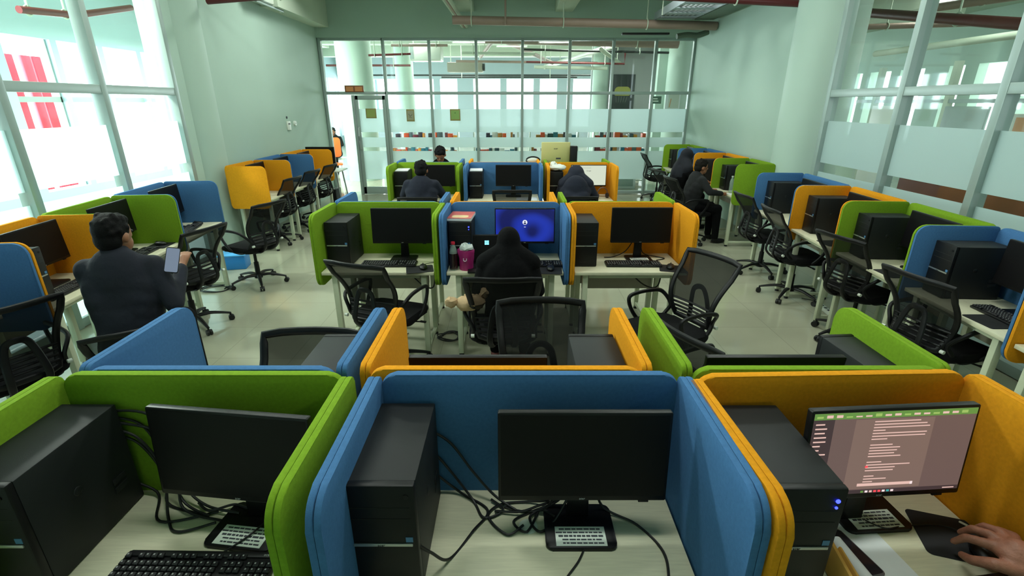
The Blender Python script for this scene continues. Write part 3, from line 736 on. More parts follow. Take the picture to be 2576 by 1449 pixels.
hp = thing('headphones', 'brown headphones beside the rear-row lit page monitor', 'headphones', (1.235, 6.78, DZ), R(15))
b = MB(); b.m(mat('headphone_brown', (112, 84, 68), .5)).tube([(.075*math.cos(a), 0, .06+.085*math.sin(a)) for a in [PI*i/14 for i in range(15)]], .009, 8, False, (1, 1)); part('headband', b, hp)
for s_ in (-1, 1): b = MB(); b.m(mat('headphone_pad', (60, 46, 42), .8)).cyl((s_*.06, 0, .036), (s_*.085, 0, .036), .034, .034, 18); part('ear_cup', b, hp)
monitor((-.95, 7.4, DZ), PI, 'monitor behind the rear green screen', GM, .25)
# beige screen behind the rear row
bg = mat('beige_plastic', (196, 190, 128), .5)
t = thing('monitor', 'beige-backed all-in-one monitor standing above rear yellow screen', 'monitor', (.64, 7.48, DZ), PI, GM)
b = MB(); b.m(bg).box((0, .0, .54), (.42, .035, .30), .012); h = part('housing', b, t); b = MB(); b.m(M_INK).addmesh(text_mesh('acer', .035), Matrix.Translation((0, .0185, .60)) @ XZ @ Matrix.Rotation(PI, 4, 'Y')); b.box((-.04, .019, .46), (.07, .002, .02)); part('lettering', b, h)
b = MB(); b.m(bg).box((0, .03, .2), (.08, .03, .4), .004); part('neck', b, t); b = MB(); b.m(bg).box((0, .02, .01), (.24, .2, .02), .005); part('base', b, t)
b = MB(); b.m(M_PCF).box((0, 0, .33), (.10, .12, .62), .008); b.m(M_CASTER).box((0, 0, .01), (.09, .1, .02)); single('speaker', b, 'slim black cabinet standing beside the beige monitor', 'speaker', (.90, 7.46, DZ))
t = thing('desk_fan', 'round dark-rimmed fan behind the rear blue screen', 'fan', (.31, 7.5, DZ))
b = MB(); b.m(M_PCF).tube([(.10*math.cos(a), 0, .43+.05*math.sin(a)) for a in [2*PI*i/24 for i in range(24)]], .010, 8, True); part('rim', b, t); b = MB(); b.m(M_WHITEPL).ell((0, 0, .43), (.085, .02, .035)); part('guard', b, t); b = MB(); b.m(M_PCF).cyl((0, 0, .0), (0, 0, .40), .012, .012, 10).cyl((0, 0, 0), (0, 0, .012), .07, .07, 20); part('stand', b, t)
b = MB(); b.m(M_PAPER).box((0, 0, .004), (.28, .20, .008), .001); single('paper_stack', b, 'white papers on the desk edge before the rear-row blue cubicle', 'paper', (.2, 6.7, DZ))
b = MB(); b.m(M_PCF).prism(rrect(.20, .28, .01, 3), 0, .015, None, .003); single('folder', b, 'dark folder on the desk behind the middle yellow screen', 'folder', (1.02, 4.5, DZ), (0, 0, R(80)))
chair(.0, 6.42, 90, 'black chair pushed in at the rear-row blue cubicle')
chair(-.94, 3.47, 70, 'black chair turned at the middle-row green cubicle', base=40)
chair(1.10, 3.16, 207, 'black chair turned sideways before the middle-row yellow cubicle', base=10)
chair(.155, 2.13, 270, 'black chair behind the front blue screen, its back to the woman')
chair(-.93, 1.74, 270, 'black chair showing only its mesh back over the blue cubicle tower')
chair(1.12, 2.24, 25, 'black chair behind the green divider of the front block', base=0)

# ------------------------------------------------------------------ side rows
def srow(side, cells, xfun, slope, dep=.5, sdep=.53):
    """side -1 left wall, +1 right wall. cells: (y0,y1,color,where,first?,last?)"""
    out = []
    for (y0, y1, col, where, near_l, far_l) in cells:
        yc = (y0+y1)/2; w_ = y1-y0-.042
        xb = xfun(yc)+side*sdep          # face of the wall-side screen
        rot = -PI/2 if side > 0 else PI/2
        rot += -math.atan(slope)*(1)
        # right row: local +x is near ; left row: local +x is far
        l, r_ = (far_l, near_l) if side > 0 else (near_l, far_l)
        workstation(col, w_, (xb, yc, 0), rot, 'pale desk with %s felt screens, the %s' % (col, where), GD, l, r_, dep, None, None, sdep)
        Mx = Matrix.Translation((xb, yc, 0)) @ Matrix.Rotation(rot, 4, 'Z')
        out.append((col, where, Mx, rot, w_))
    return out
RN = srow(1, [(1.52, 2.40, 'yellow', 'yellow cubicle cut off by the right edge', 0, 1), (2.40, 3.28, 'blue', 'blue cubicle of the right window row', 1, 1), (3.28, 4.17, 'green', 'green cubicle of the right window row', 1, 1), (4.17, 5.02, 'yellow', 'yellow cubicle of the right window row', 1, 1), (5.02, 6.0, 'blue', 'blue cubicle beside the right column', 1, 1)],
          lambda y: 2.84+.065*(y-4.5), .065)
RF = srow(1, [(6.88, 7.68, 'green', 'near green cubicle beyond the right column', 1, 1), (7.68, 8.55, 'yellow', 'yellow cubicle beyond the right column', 1, 1), (8.55, 9.42, 'blue', 'blue cubicle beyond the right column', 1, 1), (9.42, 10.32, 'green', 'far green cubicle in the right corner', 1, 1)],
          lambda y: 3.05, 0)
LN = srow(-1, [(1.95, 2.80, 'blue', 'blue cubicle cut off by the left edge', 1, 1)], lambda y: -3.06-.11*(y-4.4), -.11, .26)+srow(-1, [(2.80, 3.62, 'yellow', 'yellow cubicle of the left window row', 1, 1), (3.62, 4.46, 'green', 'green cubicle of the left window row', 1, 1), (4.46, 5.32, 'blue', 'blue cubicle beside the left column', 1, 1)],
          lambda y: -3.06-.11*(y-4.4), -.11)
LF = srow(-1, [(6.64, 7.42, 'yellow', 'near yellow cubicle beyond the left column', 1, 1), (7.42, 8.3, 'blue', 'blue cubicle beyond the left column', 1, 1), (8.3, 9.2, 'yellow', 'far yellow cubicle beyond the left column', 1, 1)],
          lambda y: -3.24, 0)
def put(c, x, y, z=DZ):
    v = c[2] @ Vector((x, y, z)); return (v.x, v.y, v.z)
for c in RN[1:]+RF:
    tower(put(c, -c[4]/2+.13, -.235), c[3], 'black tower in the %s' % c[1], GT)
    monitor(put(c, .09, -.15), c[3], 'dark monitor in the %s' % c[1], GM, .285, 4)
for c in LN+LF:
    if c[1].startswith(('yellow cubicle of', 'green', 'blue cubicle beside', 'near', 'blue cubicle beyond', 'far')):
        tower(put(c, -c[4]/2+.13, -.21), c[3], 'black tower in the %s' % c[1], GT)
        monitor(put(c, .10, -.15), c[3], 'dark monitor in the %s' % c[1], GM, .285, 4)
for c in (RN[1], RN[2], RN[3]): mousepad(put(c, .17, -.39), c[3]+R(4), 'black mouse pad in the %s' % c[1], GP)
keyboard(put(RN[1], .16, -.27), RN[1][3], 'black keyboard in the blue cubicle of right window row', GK)
keyboard(put(LN[1], -.02, -.35), LN[1][3], 'black keyboard in the yellow cubicle of left window row', GK)
keyboard(put(LN[2], -.02, -.35), LN[2][3], 'black keyboard in the green cubicle of left window row', GK)
keyboard(put(LN[3], .02, -.33), LN[3][3]+R(8), 'black keyboard in the blue cubicle beside left column', GK)
mousepad(put(LN[2], .3, -.36), LN[2][3], 'black mouse pad in the green cubicle of left window row', GP); mouse(put(LN[2], .31, -.36, DZ+.003), LN[2][3], 'black mouse in the green cubicle of left window row', GMS)
mouse(put(LN[3], .30, -.30), LN[3][3], 'black mouse in the blue cubicle beside left column', GMS)
bottle(put(RF[0], .06, -.40), 'clear water bottle in the near green cubicle beyond right column', .24, (190, 196, 190))
b = MB(); b.m(M_PAPER).box((0, 0, .005), (.22, .16, .01), .002); single('paper_stack', b, 'white papers in the near green cubicle beyond right column', 'paper', put(RF[0], .22, -.38), (0, 0, R(20)))
# side chairs
chair(-2.93, 5.40, 160, 'empty black chair before the left column', base=15)
chair(-2.96, 4.22, 165, 'black chair at the green cubicle of left window row', base=30)
chair(-2.96, 2.56, 152, 'black chair cut off by the left edge')
chair(-3.48, 7.22, 172, 'black chair at the near yellow cubicle beyond left column')
chair(-3.50, 8.02, 172, 'black chair at the blue cubicle beyond left column')
chair(-3.48, 8.80, 172, 'black chair at the far yellow cubicle beyond left column')
chair(3.06, 5.82, 2, 'black chair at the blue cubicle beside right column', base=0)
chair(2.99, 4.98, -4, 'black chair with raised side, at right yellow cubicle', base=30)
chair(2.98, 3.96, 14, 'black chair at the green cubicle of right window row', base=50)
chair(2.86, 2.98, 12, 'black chair at the blue cubicle of right window row')
chair(3.12, 10.75, 0, 'black chair by the far right corner glass', base=40)

# white tables with a display in the far left corner
t = thing('display_table', 'small white table with curved steel legs in far left corner', 'table', (-3.62, 9.85, 0))
b = MB(); b.m(M_WHITEPL).box((0, 0, .735), (.66, .5, .025), .004); part('tabletop', b, t)
for sx in (-1, 1):
    for sy in (-1, 1):
        b = MB(); b.m(M_SILVER).tube(smooth_path([(sx*.24, sy*.18, .72), (sx*.27, sy*.2, .4), (sx*.31, sy*.23, 0)], 5), .014, 8); part('leg', b, t)
t = thing('monitor', 'large black display on the white corner table', 'monitor', (-3.70, 9.85, .7475), 0, GM)
b = MB(); b.m(M_BEZEL).box((0, 0, .26), (.55, .04, .33), .006); h = part('housing', b, t); b = MB(); b.m(M_SCREEN).box((0, -.0205, .26), (.53, .001, .31)); part('screen', b, h)
b = MB(); b.m(M_WHITEPL).box((0, 0, .008), (.26, .16, .016), .004).box((0, .02, .07), (.06, .02, .12), .003); part('base', b, t)
b = MB(); b.m(M_PCF).box((0, 0, .19), (.12, .30, .38), .004); single('computer_tower', b, 'black tower on the floor under the white corner table', 'computer', (-3.5, 9.85, 0), (0, 0, 0), GT)

# ------------------------------------------------------------------ floor clutter
bx = thing('storage_box', 'blue plastic box on the floor by the left column', 'box', (-3.52, 6.0, 0), R(12))
b = MB(); b.m(mat('blue_plastic', (40, 130, 205), .4)).box((0, 0, .085), (.30, .22, .17), .01); part('box_body', b, bx); b = MB(); b.m(mat('blue_lid', (90, 175, 235), .4)).box((0, 0, .18), (.32, .24, .02), .006); part('lid', b, bx)
def strip(loc, rot, label):
    t = thing('power_strip', label, 'power strip', loc, rot, 'white power strips on the floor')
    b = MB(); b.m(M_WHITEPL).box((0, 0, .018), (.30, .055, .036), .006); part('strip_body', b, t)
    b = MB(); b.m(M_INK)
    for i in range(4): b.cyl((-.1+.065*i, 0, .0355), (-.1+.065*i, 0, .0375), .016, .016, 14)
    part('socket_holes', b, t)
    b = MB(); b.m(M_CABLE).tube(smooth_path([(.15, 0, .015), (.22, .04, .006), (.3, -.02, .006), (.36, .08, .006)], 8), .004, 7); part('cable', b, t)
strip((-1.3, 3.98, 0), 0, 'white power strip under the middle-row green desk')
strip((1.05, 3.95, 0), R(8), 'white power strip under the middle-row yellow desk')
strip((-3.3, 4.0, 0), R(100), 'white power strip under the green left-window desk')
strip((-3.15, 3.1, 0), R(95), 'white power strip under the yellow left-window desk')
strip((3.15, 4.55, 0), R(85), 'white power strip under the yellow right-window desk')
strip((3.1, 2.8, 0), R(85), 'white power strip under the blue right-window desk')
def coil(name, loc, label, seed, r=.18):
    rnd = random.Random(seed); pts = []
    for i in range(26):
        a = i*.9; pts.append((r*math.cos(a)*rnd.uniform(.5, 1.1), r*math.sin(a)*rnd.uniform(.4, .9), .006+.0012*(i % 6)))
    b = MB(); b.m(M_CABLE).tube(smooth_path(pts, 5), .005, 6); single(name, b, label, 'cable', loc, (0, 0, 0))
coil('cable_coil', (-3.35, 5.2, 0), 'tangled dark cables on the floor under the left blue desk', 3)
coil('cable_coil', (-3.1, 3.55, 0), 'tangled dark cables on the floor under left yellow desk', 4)
coil('cable_coil', (1.15, 4.06, 0), 'tangled dark cables on the floor under middle yellow desk', 5, .12)
coil('cable_coil', (3.2, 3.75, 0), 'tangled dark cables on the floor under right green desk', 6, .14)
coil('cable_coil', (-.55, 4.0, 0), 'tangled dark cables on the floor between middle green and blue', 8, .12)
for (x0, y0, x1, y1, lab) in ((-1.05, 4.08, -.68, 3.98, 'black cable hanging under the middle green desk'), (.85, 4.05, 1.25, 4.0, 'black cable hanging under the middle yellow desk')):
    b = MB(); b.m(M_CABLE).tube(smooth_path([(x0, y0, .72), (x0+.1, y0-.03, .66), ((x0+x1)/2+.08, (y0+y1)/2-.02, .50), (x1, y1, .48), (x1+.03, y1, .62)], 8), .006, 7); single('hanging_cable', b, lab, 'cable')

# ------------------------------------------------------------------ wall fittings, services
t = thing('light_switch', 'white wall switch box on the left wall', 'switch', (XL, 9.38, 1.58), 0)
b = MB(); b.m(M_WHITEPL).box((.012, 0, 0), (.024, .13, .15), .004); part('plate', b, t); b = MB(); b.m(M_INK).box((.0245, -.02, .03), (.002, .03, .03)); b.box((.0245, .025, .03), (.002, .03, .03)); b.cyl((0, -.02, .14), (.012, -.02, .14), .02, .02, 14); part('rocker', b, t)
t = thing('wall_socket', 'white round wall socket beside the switch box', 'socket', (XL, 9.66, 1.61), 0)
b = MB(); b.m(M_WHITEPL).cyl((0, 0, 0), (.03, 0, 0), .045, .04, 20); part('plate', b, t); b = MB(); b.m(M_INK).cyl((.03, -.012, 0), (.032, -.012, 0), .006, .006, 8).cyl((.03, .012, 0), (.032, .012, 0), .006, .006, 8); part('socket_holes', b, t)
t = thing('air_conditioner', 'white split air conditioner high on the left wall', 'air conditioner', (XL, 8.9, 3.52), 0)
b = MB(); b.m(M_WHITEPL).box((.115, 0, .06), (.23, 1.1, .30), .03); part('casing', b, t); b = MB(); b.m(M_FRAME).box((.16, 0, -.105), (.14, .95, .03), .008, (0, R(20), 0)); part('louver', b, t)
b = MB(); b.m(M_WHITEPL).tube(smooth_path([(.1, .55, -.08), (.1, .62, -.1), (.05, .66, .0), (.05, .68, .25)], 5), .022, 8); part('pipe', b, t)
def pipe(name, pts, r, m, label, cat='pipe', smooth=False, hang=None):
    if hang is None and name == 'hall_pipe': hang = [Vector(pts[0]).lerp(Vector(pts[1]), .15), Vector(pts[0]).lerp(Vector(pts[1]), .8)]
    t = thing(name, label, cat, pts[0], 0); o = Vector(pts[0])
    P = [Vector(p)-o for p in pts]
    b = MB(); b.m(m).tube(smooth_path(P, 6) if smooth else P, r, 14); part('pipe_run', b, t)
    for hx in (hang or []):
        b = MB(); b.m(M_BEAM).cyl(Vector(hx)-o, Vector((hx[0], hx[1], ZC))-o, .012, .012, 8); b.tube([Vector(hx)-o+Vector((0, (r+.012)*math.cos(a), (r+.012)*math.sin(a))) for a in [2*PI*k/16 for k in range(16)]], .01, 6, True, None, (1, 0, 0)); part('pipe_hanger', b, t)
    return t
pipe('drain_pipe', [(-1.1, 10.3, 3.40), (2.6, 10.3, 3.33), (3.8, 10.3, 3.30)], .075, M_BROWN, 'brown drain pipe hung before the far header wall', 'pipe', False, [(-.75, 10.3, 3.39), (.95, 10.3, 3.36), (2.5, 10.3, 3.33)])
pipe('sprinkler_pipe', [(-3.95, 7.3, 3.20), (-2.2, 7.3, 3.32)], .04, M_RED, 'dark red sprinkler pipe under the ceiling on the left', 'pipe', False, [(-3.0, 7.3, 3.265)])
pipe('sprinkler_pipe', [(1.6, 7.3, 3.27), (3.78, 7.3, 3.17)], .045, M_RED, 'dark red sprinkler pipe under the ceiling on the right', 'pipe', False, [(2.9, 7.3, 3.21)])
t = thing('cable_tray', 'galvanised cable tray along the right of the ceiling', 'cable tray', (2.98, 8.75, 3.42), 0)
galv = mat('galvanised_steel', (176, 184, 192), .4, .5, .1, 10)
b = MB(); b.m(galv)
for sx in (-.34, .34): b.box((sx, 0, .04), (.025, 3.1, .12), .002)
part('side_rail', b, t)
for i in range(7): b = MB(); b.m(galv).box((0, -1.4+.46*i, -.005), (.66, .16, .012)); part('rung', b, t)
b = MB(); b.m(mat('cable_grey', (150, 156, 160), .6))
for i in range(7): b.cyl((-.25+.08*i, -1.5, .02), (-.25+.08*i+.02, 1.5, .02), .018, .018, 8)
part('cable_bundle', b, t)
for y in (-1.0, 1.0):
    for sx in (-.36, .36): b = MB(); b.m(M_BEAM).cyl((sx, y, -.02), (sx, y, .73), .009, .009, 8); part('hanger_rod', b, t)
b = MB(); b.m(mat('dark_duct', (96, 112, 98), .6)).box((0, 0, 0), (.36, 2.4, .12), .01); single('duct', b, 'dark green duct between the cable tray and right wall', 'duct', (3.55, 9.1, 3.46))
for i, (x0, x1, lab) in enumerate(((-1.95, -1.0, 'left one of the three slim conduits by the header'), (-1.88, -.96, 'middle one of the three slim conduits by the header'), (-1.80, -.92, 'right one of the three slim conduits by the header'))):
    pipe('conduit', [(x0*.75-.0, 7.6, 4.0), (x1, 11.25, 3.42)], .036, M_BEAM if i != 1 else M_BROWN, lab)
pipe('sprinkler_drop', [(-.12, 10.2, ZC), (-.12, 10.2, 3.3)], .018, M_BROWN, 'slim brown sprinkler drop before the far header')
b = MB(); b.m(M_CASTER).box((0, 0, 0), (.9, .1, .035), .004); single('bracket_rail', b, 'dark steel rail under the brown pipe by the far header', 'bracket', (2.55, 10.55, 3.2))
b = MB(); b.m(mat('olive_coupling', (90, 104, 88), .6)).tube(smooth_path([(-.3, 0, 0), (-.1, .02, .03), (.1, 0, .02), (.3, .02, .08)], 5), .05, 8); single('duct_elbow', b, 'dark green flexible duct end in the far right ceiling corner', 'duct', (3.47, 10.6, 3.16))

# signs on the far glazing
def sign(loc, w_, h_, frame, face, label, extra=None):
    t = thing('notice_sign', label, 'sign', loc)
    b = MB(); b.m(frame).box((0, 0, 0), (w_, .02, h_), .003); part('frame', b, t); b = MB(); b.m(face).box((0, -.0105, 0), (w_*.8, .002, h_*.76)); f_ = part('face', b, t)
    if extra: part('emblem', extra, f_)
    return t
OB = mat('sign_brown', (132, 78, 48), .5); OF = mat('sign_orange', (206, 138, 84), .5); GB = mat('sign_green', (150, 164, 88), .5); GO = mat('sign_ochre', (150, 140, 84), .5)
t = thing('door_sign', 'small orange two-panel sign on the rail above the door', 'sign', (-3.36, YF-.06, 2.245)); b = MB(); b.m(OB).box((0, 0, 0), (.40, .02, .13), .003); part('frame', b, t)
for sx in (-1, 1): b = MB(); b.m(OF).box((sx*.095, -.011, -.005), (.155, .002, .09)); part('face', b, t)
sign((-3.05, YF-.06, 1.75), .225, .20, GO, GB, 'green square notice on the glass door')
e_ = MB(); e_.m(M_INK).tube([(-.04, -.013, .03), (.0, -.013, -.02), (.04, -.013, .02)], .004, 6); e_.tube([(-.03, -.013, -.03), (.03, -.013, -.05)], .003, 6)
sign((-2.2, YF-.06, 1.71), .17, .25, GO, mat('sign_grey', (158, 158, 132), .5), 'grey notice with slanted strokes on the glass beside the door', e_)
e_ = MB(); e_.m(mat('sign_dark_green', (80, 120, 60), .5)).cyl((0, -.012, .04), (0, -.013, .04), .012, .012, 12)
sign((-1.23, YF-.06, 1.72), .22, .24, GO, mat('sign_green2', (140, 176, 96), .5), 'green notice on the second glass bay from the door', e_)
t = thing('exit_sign', 'dark green sign with pale letters beyond the far right glass', 'sign', (3.52, 13.0, 2.03)); b = MB(); b.m(mat('exit_green', (38, 84, 62), .5)).box((0, 0, 0), (.30, .02, .17), .003); part('plate', b, t)
b = MB(); b.m(M_WHITEPL)
for i, ww in enumerate((.11, .16)): b.box((0, -.0115, .028-.055*i), (ww, .002, .026))
part('lettering', b, t)
t = thing('picture_frame', 'white picture frame with pale sheet beyond the far right glass', 'picture frame', (3.95, 13.0, 2.02)); b = MB(); b.m(M_PAPER).box((0, 0, 0), (.36, .03, .42), .003); part('frame', b, t); b = MB(); b.m(mat('pale_sheet', (196, 204, 190), .6)).box((.02, -.0155, -.02), (.26, .002, .32)); b.m(OF).box((-.06, -.017, -.06), (.02, .002, .2), 0, (0, R(8), 0)); part('sheet', b, t)

# ------------------------------------------------------------------ people
def blob(name, elems, m, voxel=.011, it=8, parent=None, loc=(0, 0, 0), rot=(0, 0, 0), label=None):
    b = MB()
    for e in elems:
        if e[0] == 'c':
            p0, p1, r0, r1 = Vector(e[1]), Vector(e[2]), e[3], e[4]
            b.cyl(p0, p1, r0, r1, 16); b.ell(p0, (r0,)*3, None, 14); b.ell(p1, (r1,)*3, None, 14)
        elif e[0] == 'e': b.ell(e[1], e[2], e[3] if len(e) > 3 else None, 20)
    b.mats = []; me = b.mesh(name+'_src')
    o = bpy.data.objects.new(name+'_tmp', me); COL.objects.link(o)
    md = o.modifiers.new('r', 'REMESH'); md.mode = 'VOXEL'; md.voxel_size = voxel; md.use_smooth_shade = True
    ms_ = o.modifiers.new('s', 'SMOOTH'); ms_.iterations = it; ms_.factor = .5
    bpy.context.view_layer.update()
    dg = bpy.context.evaluated_depsgraph_get()
    me2 = bpy.data.meshes.new_from_object(o.evaluated_get(dg)); me2.name = name
    bpy.data.objects.remove(o); me2.materials.clear(); me2.materials.append(m)
    for p in me2.polygons: p.use_smooth = True
    return part(name, me2, parent, loc, rot, label)
def chain(pts, rs): return [('c', pts[i], pts[i+1], rs[i], rs[i+1]) for i in range(len(pts)-1)]
def hand_elems(w_, d, side, curl=.5):
    """palm from wrist w_ along d, five fingers, thumb at the side"""
    d = Vector(d).normalized(); up = Vector((0, 0, 1)); s_ = d.cross(up)
    if s_.length < .1: s_ = Vector((1, 0, 0))
    s_.normalize(); n = s_.cross(d)
    w_ = Vector(w_); E = [('c', w_, w_+d*.05, .024, .03)]
    for k, (off, ln) in enumerate(((-.028, .072), (-.009, .08), (.010, .076), (.028, .06))):
        a = w_+d*.075+s_*off; m1 = a+d*ln*.5-n*.01*curl*2; e = m1+(d*(1-curl)-n*curl).normalized()*ln*.5
        E += [('c', w_+d*.03+s_*off*.6, a, .013, .0105)]+chain([a, m1, e], [.0105, .0095, .0075])
    a = w_+d*.02+s_*side*.03; m1 = a+(d*.5+s_*side*.8).normalized()*.04; e = m1+(d*.9-n*.3).normalized()*.035
    return E+chain([a, m1, e], [.014, .011, .009])
def seated(loc, ang, label, top_m, leg_m, hair='short', lean=.05, head_pitch=0, head_yaw=0, Lh=(-.18, .42, .80), Rh=(.18, .42, .80), Le=None, Re=None, hair_m=M_HAIR, collar=False, scale=1.0, shoe_m=M_PCF, sleeves=True, head_fwd=0.0, head_drop=0.0):
    p = thing('person', label, 'person', (*loc, 0), R(ang-90)); p.scale = scale if isinstance(scale, tuple) else (scale,)*3
    hip = Vector((0, -.03, .57)); ch = Vector((0, -.02+lean, .87)); nk = Vector((0, .0+lean*1.5, 1.06))
    hd = nk+Vector((0, .025+head_fwd, .125-head_drop))
    sl, sr = Vector((-.175, lean*1.2, 1.005)), Vector((.175, lean*1.2, 1.005))
    Lh, Rh = Vector(Lh), Vector(Rh)
    Le = Vector(Le) if Le else (sl+Lh)/2+Vector((-.09, -.08, -.06)); Re = Vector(Re) if Re else (sr+Rh)/2+Vector((.09, -.08, -.06))
    rot = (R(-head_pitch), 0, R(head_yaw)); Mh = Euler(rot).to_matrix()
    def H(x, y, z): return hd+Mh @ Vector((x, y, z))
    kL, kR = Vector((-.12, .40, .55)), Vector((.12, .40, .55)); aL, aR = Vector((-.13, .42, .1)), Vector((.13, .42, .1))
    legs = chain([hip+Vector((-.09, 0, 0)), kL, aL], [.085, .06, .042])+chain([hip+Vector((.09, 0, 0)), kR, aR], [.085, .06, .042])
    torso = [('e', hip, (.165, .125, .12))]
    for k in range(7):
        f_ = k/6; c_ = hip.lerp((sl+sr)/2-Vector((0, .01, .03)), f_); hw_ = (.085, .078, .075, .085, .10, .115, .125)[k]; r_ = (.10, .098, .098, .10, .10, .092, .07)[k]
        torso.append(('c', c_-Vector((hw_, 0, 0)), c_+Vector((hw_, 0, 0)), r_, r_))
    torso += [('e', hip.lerp(nk, .62), (.185, .108, .25)), ('e', hip.lerp(nk, .25), (.17, .11, .18)), ('c', sl, nk-Vector((0, 0, .02)), .055, .05), ('c', sr, nk-Vector((0, 0, .02)), .055, .05)]
    arms = chain([sl, Le, Lh], [.056, .043, .028])+chain([sr, Re, Rh], [.056, .043, .028])
    head = [('e', hd+Mh @ Vector((0, -.008, .015)), (.076, .094, .098), rot), ('e', H(0, .03, -.05), (.056, .062, .06), rot), ('c', nk-Vector((0, 0, .03)), H(0, -.015, -.06), .056, .05),
            ('e', H(0, .094, -.012), (.012, .017, .022), rot), ('e', H(-.079, -.005, -.012), (.012, .02, .03), rot), ('e', H(.079, -.005, -.012), (.012, .02, .03), rot), ('e', H(0, .082, -.055), (.022, .01, .008), rot)]
    hands = hand_elems(Lh, Lh-Le, 1)+hand_elems(Rh, Rh-Re, -1)
    shrink = [(e[0], e[1], tuple(v*.9 for v in e[2]), *e[3:]) if e[0] == 'e' else (e[0], e[1], e[2], e[3]*.88, e[4]*.88) for e in torso+legs+arms]
    body = blob('body', shrink+head+hands, M_SKIN, .0085, 4, p)
    arm_c = chain([sl, Le, Lh.lerp(Le, .12)], [.066, .053, .040])+chain([sr, Re, Rh.lerp(Re, .12)], [.066, .053, .040])
    tor_c = [(e[0], e[1], tuple(v*1.06 for v in e[2]), *e[3:]) if e[0] == 'e' else (e[0], e[1], e[2], e[3]*1.1, e[4]*1.1) for e in torso]
    if collar: tor_c.append(('c', nk+Vector((0, -.01, -.03)), nk+Vector((0, -.005, .025)), .072, .066))
    else: tor_c.append(('c', nk+Vector((0, -.005, -.06)), nk+Vector((0, 0, -.02)), .09, .066))
    blob('jacket' if collar else 'shirt', tor_c+arm_c, top_m, .010, 14, p)
    leg_c = [(e[0], e[1], e[2], e[3]*1.14, e[4]*1.25) for e in legs]+[('e', hip+Vector((0, .02, -.02)), (.175, .14, .11))]
    blob('trousers', leg_c, leg_m, .011, 5, p)
    for a in (aL, aR): blob('shoe', [('e', a+Vector((0, .06, -.06)), (.042, .12, .04)), ('c', a+Vector((0, 0, -.02)), a+Vector((0, 0, -.05)), .045, .045)], shoe_m, .009, 3, p)
    if hair == 'short':
        hr = [('e', H(0, -.022, .032), (.086, .096, .092), rot), ('e', H(0, -.05, -.02), (.078, .062, .07), rot), ('e', H(0, .025, .078), (.066, .055, .034), rot)]
        rnd = random.Random(len(label))
        for i in range(26):
            a = rnd.uniform(0, 2*PI); z = rnd.uniform(.02, .115); rr = math.sqrt(max(0, 1-(z/.125)**2))
            hr.append(('e', H(.08*rr*math.cos(a), -.022+.088*rr*math.sin(a) if math.sin(a) < .6 else .03, z), (.02, .02, .018)))
        blob('hair', hr, hair_m, .007, 2, p)
    elif hair == 'scarf':
        hr = [('e', H(0, -.012, .02), (.094, .108, .112), rot), ('e', H(0, -.03, -.07), (.095, .09, .10), rot), ('e', nk+Vector((0, -.02, -.06)), (.16, .105, .15)), ('e', ch+Vector((0, -.035, .02)), (.20, .10, .20)), ('c', sl, sr, .075, .075), ('c', H(0, -.03, -.04), sl.lerp(sr, .12)+Vector((0, -.01, -.05)), .085, .08), ('c', H(0, -.03, -.04), sr.lerp(sl, .12)+Vector((0, -.01, -.05)), .085, .08), ('c', H(0, -.02, -.02), ch+Vector((0, -.0, .05)), .098, .15), ('c', H(0, -.03, -.06), sl, .095, .085), ('c', H(0, -.03, -.06), sr, .095, .085)]
        blob('headscarf', hr, hair_m, .010, 22, p)
    elif hair == 'cap':
        hr = [('e', H(0, -.02, .025), (.090, .102, .098), rot), ('e', H(0, -.05, -.03), (.12, .10, .12), rot), ('e', H(0, -.02, .0), (.115, .125, .115), rot)]
        blob('hood', hr+[('c', H(0, -.04, -.05), sl, .10, .08), ('c', H(0, -.04, -.05), sr, .10, .08)], hair_m, .010, 20, p)
    for sx in (-1, 1):
        b = MB(); b.m(M_INK).ell(H(sx*.03, .079, .012), (.012, .008, .007), rot, 10); part('eye', b, p)
    return p, H
# man with the phone on the left
chair(-2.24, 2.68, 128, 'black chair under the man in the navy jacket', low=.86)
seated((-2.26, 2.68), 104, 'person in navy jacket sitting with back turned, holding a phone', M_NAVY, M_BLACKCL, 'short', .04, 4, -22,
       Lh=(-.08, .34, .82), Le=(-.20, .12, .80), Rh=(.25, .235, .95), Re=(.265, -.03, .80), collar=True, scale=(.97, 1.03, 1.06))
ph = thing('smartphone', 'bright-screened phone in the hand of the man in navy', 'phone', (-1.985, 2.76, 1.105), (R(66), R(14), R(24)))
b = MB(); b.m(M_PCF).prism(rrect(.07, .15, .01, 5), -.004, .004, None, .002); part('phone_body', b, ph); b = MB(); b.m(emis('phone_lit', (120, 135, 155), .7)).prism(rrect(.064, .14, .008, 5), .004, .0046); part('phone_screen', b, ph)
# woman in the middle
chair(-.06, 3.20, 90, 'black chair under the person in black headscarf', base=55)
seated((-.03, 3.22), 88, 'person in black headscarf sitting at the middle-row blue cubicle', M_BLACKCL, M_BLACKCL, 'scarf', .10, 12, 5,
       Lh=(-.17, .32, .74), Rh=(.17, .36, .77), Le=(-.24, .06, .80), Re=(.24, .06, .80), hair_m=M_BLACKCL, scale=.90, head_drop=.03, shoe_m=mat('pink_slipper', (150, 90, 88), .7))
b = MB(); b.m(mat('tan_cloth', (190, 160, 122), .8, 0, .15, 20, .6, 30)).ell((0, 0, .05), (.10, .07, .055), None, 18); b.ell((-.13, .0, .06), (.045, .04, .035), None, 12); b.ell((.09, .02, .1), (.03, .03, .04), None, 10)
for v in b.bm.verts: v.co += Vector((rnd.uniform(-.008, .008), rnd.uniform(-.008, .008), rnd.uniform(-.008, .008)))
single('cloth_pouch', b, 'crumpled tan cloth pouch on the armrest of the woman in black', 'bag', (-.275, 3.06, .665), (0, 0, R(8)))
